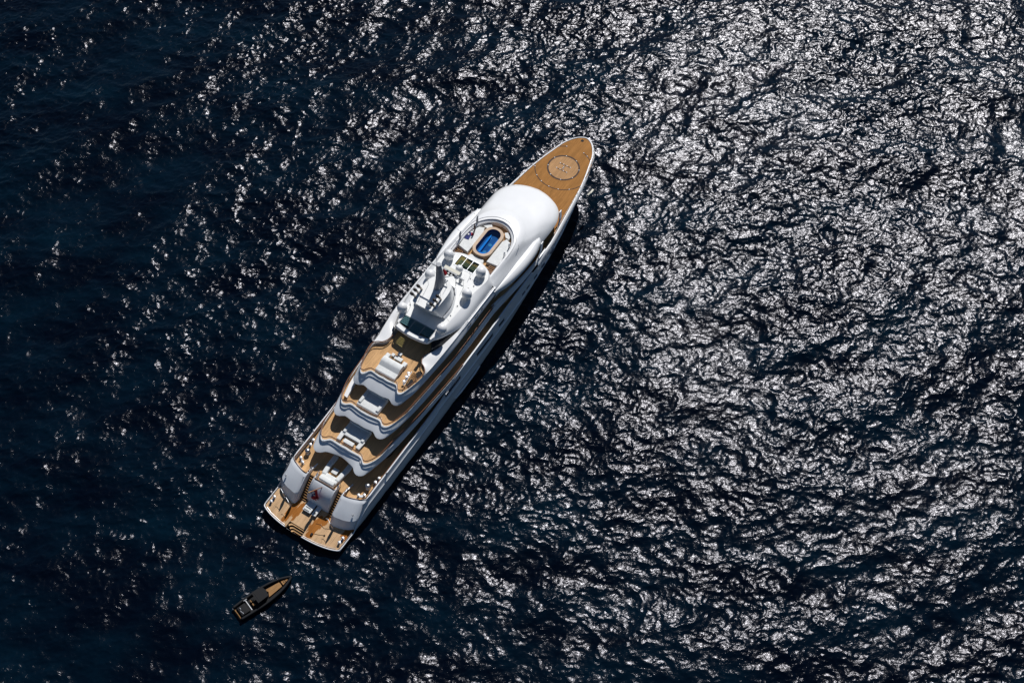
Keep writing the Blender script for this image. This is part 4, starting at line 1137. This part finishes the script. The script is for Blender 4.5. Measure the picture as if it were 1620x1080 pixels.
# main deck: U-shaped sofa and low table
t = thing('sofa', 'white U-shaped sofa on the main after deck facing a low square table', 'sofa', (8.1, 0.1, 3.6), 0)
m = MB()
bevelled('backrest', (-.95, 0, .5), (.75, 2.6, .85), CUSH, t, .16)
bevelled('seat_cushion', (-.3, 0, .3), (1.0, 2.8, .55), CUSH, t, .12)
for s in (1, -1):
    bevelled('armrest', (.75, s * 1.25, .38), (2.0, .75, .62), CUSH, t, .22, 3, rz=s * 0.10)
table('low_table', (9.15, 0.1, 3.6), .95, .9, .45, 'low square white table inside the U-shaped sofa on the main deck')
for s, lab in ((1, 'port'), (-1, 'starboard')):
    t = thing('lounger', 'rounded lounger in the shade just forward of the U-shaped sofa, %s side' % lab, 'lounger', (10.6, s * 1.35 + .1, 3.6), 0, 'rounded shaded loungers on the main deck')
    bevelled('cushion', (0, 0, .3), (1.7, .85, .55), CUSH, t, .26, 3)
# swim platform: double sunbed and single seat, both half in shade
sb = thing('sunbed', 'wide white sunbed on the swim platform under the flag', 'sunbed', (3.35, .8, 1.0), 0)
bevelled('base', (0, 0, .16), (1.75, 1.35, .3), BLACK, sb, .04)
bevelled('cushion', (0, 0, .42), (1.8, 1.4, .26), CUSH, sb, .08)
for q in (-.5, -.05): MB().box((q - .2, 0.05, .57), (.12, .9, .05)).make('cushion_roll', CUSHS, sb)
sb = thing('sunbed', 'narrow white seat on the swim platform, starboard of the wide sunbed', 'sunbed', (3.3, -.5, 1.0), 0)
bevelled('base', (0, 0, .16), (1.65, .68, .3), BLACK, sb, .04)
bevelled('cushion', (0, 0, .42), (1.7, .72, .26), CUSH, sb, .08)
MB().box((-.45, 0, .58), (.22, .3, .06)).make('cushion_roll', CUSHS, sb)

# spiral stair well on the starboard side of the top terrace
wl = MB().prism([(22.9, -3.95), (25.6, -4.4), (26.3, -4.2), (26.2, -3.6), (25.3, -3.3), (23.1, -3.45)], 11.905, 11.93).make('well_shade_sheet', BLACK, Y)  # flat black sheet on the deck, painting the shade of the open well
for i in range(6):
    a = math.radians(200 - i * 26); cx_, cy_ = 25.3, -3.95
    V = [(cx_ + r * math.cos(b), cy_ + r * math.sin(b), z) for z in (11.94, 11.98) for r, b in ((.15, a), (.95, a - .14), (.95, a + .14))]
    MB().add(V, [(0, 1, 2), (3, 5, 4), (0, 3, 4, 1), (1, 4, 5, 2), (2, 5, 3, 0)]).make('stair_tread', TEAKT, wl)
rr = MB(); rr.tube([(22.7, -3.35, 12.6), (24.0, -3.2, 12.7), (25.2, -3.05, 12.7)], .08, 5)
for q in ((22.7, -3.35), (24.0, -3.2), (25.2, -3.05), (23.4, -3.27)): rr.tube([(q[0], q[1], 11.9), (q[0], q[1], 12.7)], .035, 4)
rr.make('stair_well_rail', STEEL, wl)
ch = None
for (X, yv) in ((23.3, -2.95), (24.1, -2.8), (24.8, -2.7)):
    if ch is None:
        ch = thing('bar_stool', 'aftmost steel bar stool by the top terrace stair well', 'stool', (X, yv, 11.9), 0, 'steel bar stools by the stair well')
        MB().lathe([(.18, .62), (.2, .7), (0, .72)], (0, 0, 0), 10).make('seat', STEEL, ch); MB().lathe([(.2, 0), (.2, .03), (.04, .05), (.04, .62)], (0, 0, 0), 8).make('leg', STEEL, ch)
    else:
        dup(ch, (X, yv, 11.9), 0, {24.1: 'middle steel bar stool by the top terrace stair well', 24.8: 'foremost steel bar stool by the top terrace stair well'}[X], 'steel bar stools by the stair well')
# curved side lockers on the second terrace, white on the port side
for s in (1,):
    a_ = spline([(17.9, 4.2), (18.8, 4.45), (20.2, 4.75), (21.5, 4.95)], 12); b_ = spline([(17.8, 3.6), (18.6, 3.75), (20.1, 4.0), (21.5, 4.2)], 12)
    V = [np.c_[c[:, 0], s * c[:, 1], np.full(12, z)] for c, z in ((a_, 9.2), (a_, 9.75), (b_, 9.75), (b_, 9.2))]
    MB().loft(V).make('side_locker', WHITE, Y)

# mooring gear on the main deck and platform
cap_ = None
for (X, yv) in ((9.6, 5.45), (9.6, -5.45)):
    c_ = MB().lathe([(.42, 0), (.40, .12), (.22, .2), (.2, .55), (.36, .62), (.40, .85), (.3, 1.0), (0, 1.04)], (X, yv, 3.6), 16).make('capstan', STEEL, Y, smooth=True)
def bollard(X, yv, z, rot, par=Y):
    b = MB()
    for s in (-1, 1):
        b.lathe([(.15, 0), (.13, .4), (.2, .45), (.2, .58), (0, .62)], (X + s * .42 * math.cos(rot), yv + s * .42 * math.sin(rot), z), 10)
    b.box((X, yv, z + .06), (1.25, .34, .12), rot)
    return b.make('bollard', STEEL, par, smooth=True, angle=40)
for s in (1, -1):
    bollard(8.0, s * 5.4, 3.6, s * 1.0); bollard(11.2, s * 5.95, 3.6, 0.12 * s)
    bollard(1.45, s * 6.2, 1.0, 0.05 * s)
    MB().tube([(12.6, s * 6.62, 4.5), (12.9, s * 6.8, 4.5)], .12, 6).make('fairlead', STEEL, Y)
# folding boarding posts on the platform
for (X, yv, h, lean) in ((2.7, 4.95, 2.3, -.2), (2.0, 3.35, 2.1, -.1), (2.35, -4.1, 2.5, .05)):
    m = MB(); cs = []
    for z, lx in ((0, .22), (.5, .30), (1.3, .34), (2.0, .2), (2.3, .1)):
        cs.append([(X - .25 * (z / 2.3) ** 2 + .10 * a, yv + lean * z / 2.3 + lx * .62 * b, 1.0 + z * h / 2.3) for a, b in ((-.5, -1), (.5, -1), (.7, 0), (.5, 1), (-.5, 1), (-.7, 0))])
    m.loft(cs, closed=True, cap=True); dp = m.make('boarding_post', GREY2, Y, smooth=True, angle=50)
    MB().tube([(X - .2, yv + lean, 1.0 + h * .95), (X + .15, yv + lean + .7, 1.0 + h), (X + .05, yv + lean + .95, 1.0 + h)], .035, 5).make('post_arm', STEEL, dp)
MB().lathe([(.12, 0), (.12, .1), (0, .13)], (0.9, -3.6, 1.0), 10).make('deck_fitting', BLACK, Y)
MB().tube([(0.35, -2.2, 1.03), (0.6, -2.9, 1.03), (0.9, -3.5, 1.03)], .025, 4).make('hose', BLACK, Y)
MB().tube([(1.8, -1.4, 1.03), (2.0, -2.1, 1.03), (1.8, -2.9, 1.03), (2.2, -3.7, 1.03)], .025, 4).make('hose', BLACK, Y)
MB().box((0.05, -1.95, 1.12), (.4, .3, .24)).make('deck_box', BLACK, Y)
# small hand lamps / gate posts at the stair heads
for (X, yv) in ((7.35, 1.9), (7.35, -1.9), (7.3, 3.25), (7.3, -3.25)):
    MB().tube([(X - .35, yv, 3.6), (X - .3, yv, 4.6), (X + .35, yv, 4.65), (X + .4, yv, 3.6)], .055, 6).make('stair_grab_rail', STEEL, Y)

# ensign staff and flag hanging from it
A = Vector((5.95, 0.1, 4.2)); Bt = Vector((3.3, 0.15, 6.9))
fs = MB().tube([A, Bt], 0.075, 8).make('flagstaff', GOLD, Y, smooth=True)
MB().lathe([(0, .2), (.14, .1), (.14, -.05), (0, -.12)], Bt, 10).make('lit_staff_end', LIT_GOLD, fs, smooth=True)  # knob coloured gold to paint the sunlit end of the staff
def flag():
    n, k = 14, 10
    top = [A + (Bt - A) * t for t in np.linspace(0.38, 0.93, k)]
    V = []; 
    for j in range(n):
        dpt = j / (n - 1) * 2.9
        for i, p_ in enumerate(top):
            s_ = 1 - 0.35 * j / (n - 1)
            mid = top[k // 2]
            wv = 0.22 * math.sin(i * 1.9 + j * .35) * (0.4 + j / n)
            V.append((mid.x + (p_.x - mid.x) * s_ + 0.12 * math.sin(j * .6), p_.y + wv - 0.12 * j / n, mid.z + (p_.z - mid.z) * s_ - 0.06 - dpt))
    return V, n, k
Vf, n_, k_ = flag()
def fl_part(name, m_, sel, dz=0.0):
    F = [(j * k_ + i, j * k_ + i + 1, (j + 1) * k_ + i + 1, (j + 1) * k_ + i) for j in range(n_ - 1) for i in range(k_ - 1) if sel(i, j)]
    o = MB().add([(v[0], v[1] + dz, v[2]) for v in Vf], F).make(name, m_, fs, smooth=True)
    bm = bmesh.new(); bm.from_mesh(o.data); bmesh.ops.delete(bm, geom=[v for v in bm.verts if not v.link_faces], context='VERTS'); bm.to_mesh(o.data); bm.free()
    o.modifiers.new('cloth', 'SOLIDIFY').thickness = 0.02
fl_part('ensign', RED, lambda i, j: not (i >= 5 and j < 6))
fl_part('ensign_canton', NAVY, lambda i, j: i >= 5 and j < 6 and not (i == 6 or j == 2 or (i + j) % 5 == 0))
fl_part('ensign_cross', CUSH, lambda i, j: i >= 5 and j < 6 and (i == 6 or j == 2 or (i + j) % 5 == 0))

# ---- a person standing on the port sun pad
def person(loc, rot, label):
    t = thing('person', label, 'person', loc, rot)
    def skin(nm, pts, edges, rad, m_):
        me = bpy.data.meshes.new(nm); me.from_pydata(pts, edges, [])
        o = bpy.data.objects.new(nm, me); C.objects.link(o); o.parent = t
        md = o.modifiers.new('s', 'SKIN'); 
        for i, r in enumerate(rad): me.skin_vertices[0].data[i].radius = r if isinstance(r, tuple) else (r, r)
        me.skin_vertices[0].data[0].use_root = True
        sb_ = o.modifiers.new('u', 'SUBSURF'); sb_.levels = 1; sb_.render_levels = 2
        me.materials.append(m_)
        return o
    P = [(0, 0, .95), (0, 0, 1.15), (0, 0, 1.38), (0, 0, 1.50), (.02, 0, 1.62), (.02, 0, 1.72),
         (0, .10, .90), (.03, .12, .50), (0, .13, .08), (.16, .14, .04),
         (0, -.10, .90), (-.05, -.12, .50), (-.06, -.13, .08), (.10, -.14, .04),
         (0, .19, 1.40), (-.03, .27, 1.14), (.12, .24, .93), (.18, .22, .86),
         (0, -.19, 1.40), (-.03, -.27, 1.14), (.12, -.24, .93), (.18, -.22, .86)]
    E_ = [(0, 1), (1, 2), (2, 3), (3, 4), (4, 5), (0, 6), (6, 7), (7, 8), (8, 9), (0, 10), (10, 11), (11, 12), (12, 13), (2, 14), (14, 15), (15, 16), (16, 17), (2, 18), (18, 19), (19, 20), (20, 21)]
    R_ = [.14, .13, .16, .06, .095, .08, .095, .065, .045, .04, .095, .065, .045, .04, .06, .045, .035, .04, .06, .045, .035, .04]
    skin('body', P, E_, R_, SKIN)
    skin('shirt', [(0, 0, .95), (0, 0, 1.2), (0, 0, 1.4), (0, .19, 1.41), (-.03, .26, 1.2), (0, -.19, 1.41), (-.03, -.26, 1.2)], [(0, 1), (1, 2), (2, 3), (3, 4), (2, 5), (5, 6)], [.155, .15, .175, .08, .065, .08, .065], SHIRT)
    skin('trousers', [(0, 0, 1.0), (0, .10, .88), (.03, .12, .50), (0, .13, .12), (0, -.10, .88), (-.05, -.12, .50), (-.06, -.13, .12)], [(0, 1), (1, 2), (2, 3), (0, 4), (4, 5), (5, 6)], [.16, .11, .08, .065, .11, .08, .065], TROUS)
    MB().lathe([(0, .14), (.09, .10), (.115, 0), (.11, -.06)], (.0, 0, 1.70), 12).make('hair', HAIRM, t, smooth=True)
    nose = MB(); nose.lathe([(.02, -.02), (.0, .02)], (.115, 0, 1.65), 6)
    for s in (1, -1):
        nose.lathe([(.02, -.03), (.02, .03)], (.02, s * .10, 1.65), 6)
    nose.make('face_features', SKIN, t)
    for s in (1, -1):
        f = MB()
        for i, ln in enumerate((.07, .085, .08, .06)):
            f.tube([(.19, s * (.245 - i * .018), .86), (.215, s * (.245 - i * .018), .86 - ln * .6), (.20, s * (.243 - i * .018), .86 - ln)], .009, 4)
        f.tube([(.18, s * .20, .88), (.215, s * .175, .85), (.22, s * .175, .82)], .010, 4)
        f.make('fingers', SKIN, t)
    return t
person((51.7, 3.0, 13.3), 2.2, 'person in dark clothes standing on the port sun pad by the pool')

# ------------------------------------------------------------------ the tender lying astern
TA = math.radians(-19.8)
ty = thing('tender', 'small black tender with a teak bow deck floating astern of the yacht', 'boat', (-15.2, -0.25, 0), TA)
hs = [(0, 1.15), (2, 1.28), (4, 1.32), (6, 1.15), (7.4, .82), (8.4, .42), (9.1, .04)]
e = spline(hs, 40)
cs = []
for k_2, z in ((.55, -.3), (.85, .1), (1.0, .45), (1.0, .72)): cs.append(np.c_[e[:, 0] - (1 - k_2) * .6 * (e[:, 0] / 9), e[:, 1] * k_2, np.full(40, z)])
m = MB(); m.loft(cs); m.loft([mirror(c) for c in cs]); m.loft([[tuple(c[0]) for c in cs], [(c[0][0], -c[0][1], c[0][2]) for c in cs]])
m.make('hull', TBLACK if 'TBLACK' in globals() else BLACK, ty, smooth=True)
col = np.c_[e[:, 0], e[:, 1] - .08, np.full(40, .72)]
MB().tube([tuple(p) for p in both(col[::-1])], .19, 8).make('collar', RUB := mat('dark_grey_collar', (0.009, 0.010, 0.012), 0.7, spec=0.25), ty, smooth=True)
ee = [(p[0], max(p[1] - .2, 0.02)) for p in e]
MB().prism([p for p in ee] + [(p[0], -p[1]) for p in ee[::-1]], .3, .4).make('cockpit_sole', BLACK, ty)
MB().prism([(4.9, .62), (5.25, .1), (4.9, -.62), (6.8, -.42), (7.2, -.38), (7.25, 0), (7.2, .38), (6.8, .45)], .5, .66).make('bow_deck', TEAKT, ty)
MB().prism([(7.45, -.33), (7.45, .33), (8.4, .05), (8.4, -.05)], .55, .68).make('bow_step', TEAKT, ty)
for q in (7.75, 8.0): MB().box((q, 0, .7), (.06, .35, .04)).make('grating_bar', BLACK, ty)
bevelled('console', (4.2, 0, .85), (1.3, 1.1, .8), BLACK, ty, .15)
MB().tube([(3.4, -.75, 1.0), (3.4, -.75, 1.65), (3.4, .75, 1.65), (3.4, .75, 1.0)], .06, 6).make('roll_bar', BLACK, ty)
MB().prism([(3.1, -.9), (3.1, .9), (4.8, .8), (5.0, 0), (4.8, -.8)], 1.60, 1.68).make('t_top', BLACK, ty)
for s in (-.3, .3): bevelled('helm_seat', (2.55, s, .7), (.35, .4, .5), TEAKT, ty, .06)
MB().box((1.95, 0, .86), (.09, 1.75, .08)).make('towing_bar', WHITE, ty)
MB().box((1.95, .95, .93), (.5, .12, .06)).make('side_cleat', GREY, ty)
bevelled('engine_hatch', (1.0, 0, .55), (1.3, 1.5, .4), BLACK, ty, .08)
for (X, yv) in ((.75, .35), (.6, -.1), (.7, -.45)): MB().box((X, yv, .78), (.08, .3, .05)).make('hatch_latch', STEEL, ty)
MB().prism([(-.15, -.9), (-.15, .95), (.12, .95), (.12, -.9)], .42, .5).make('stern_step', TEAKT, ty)
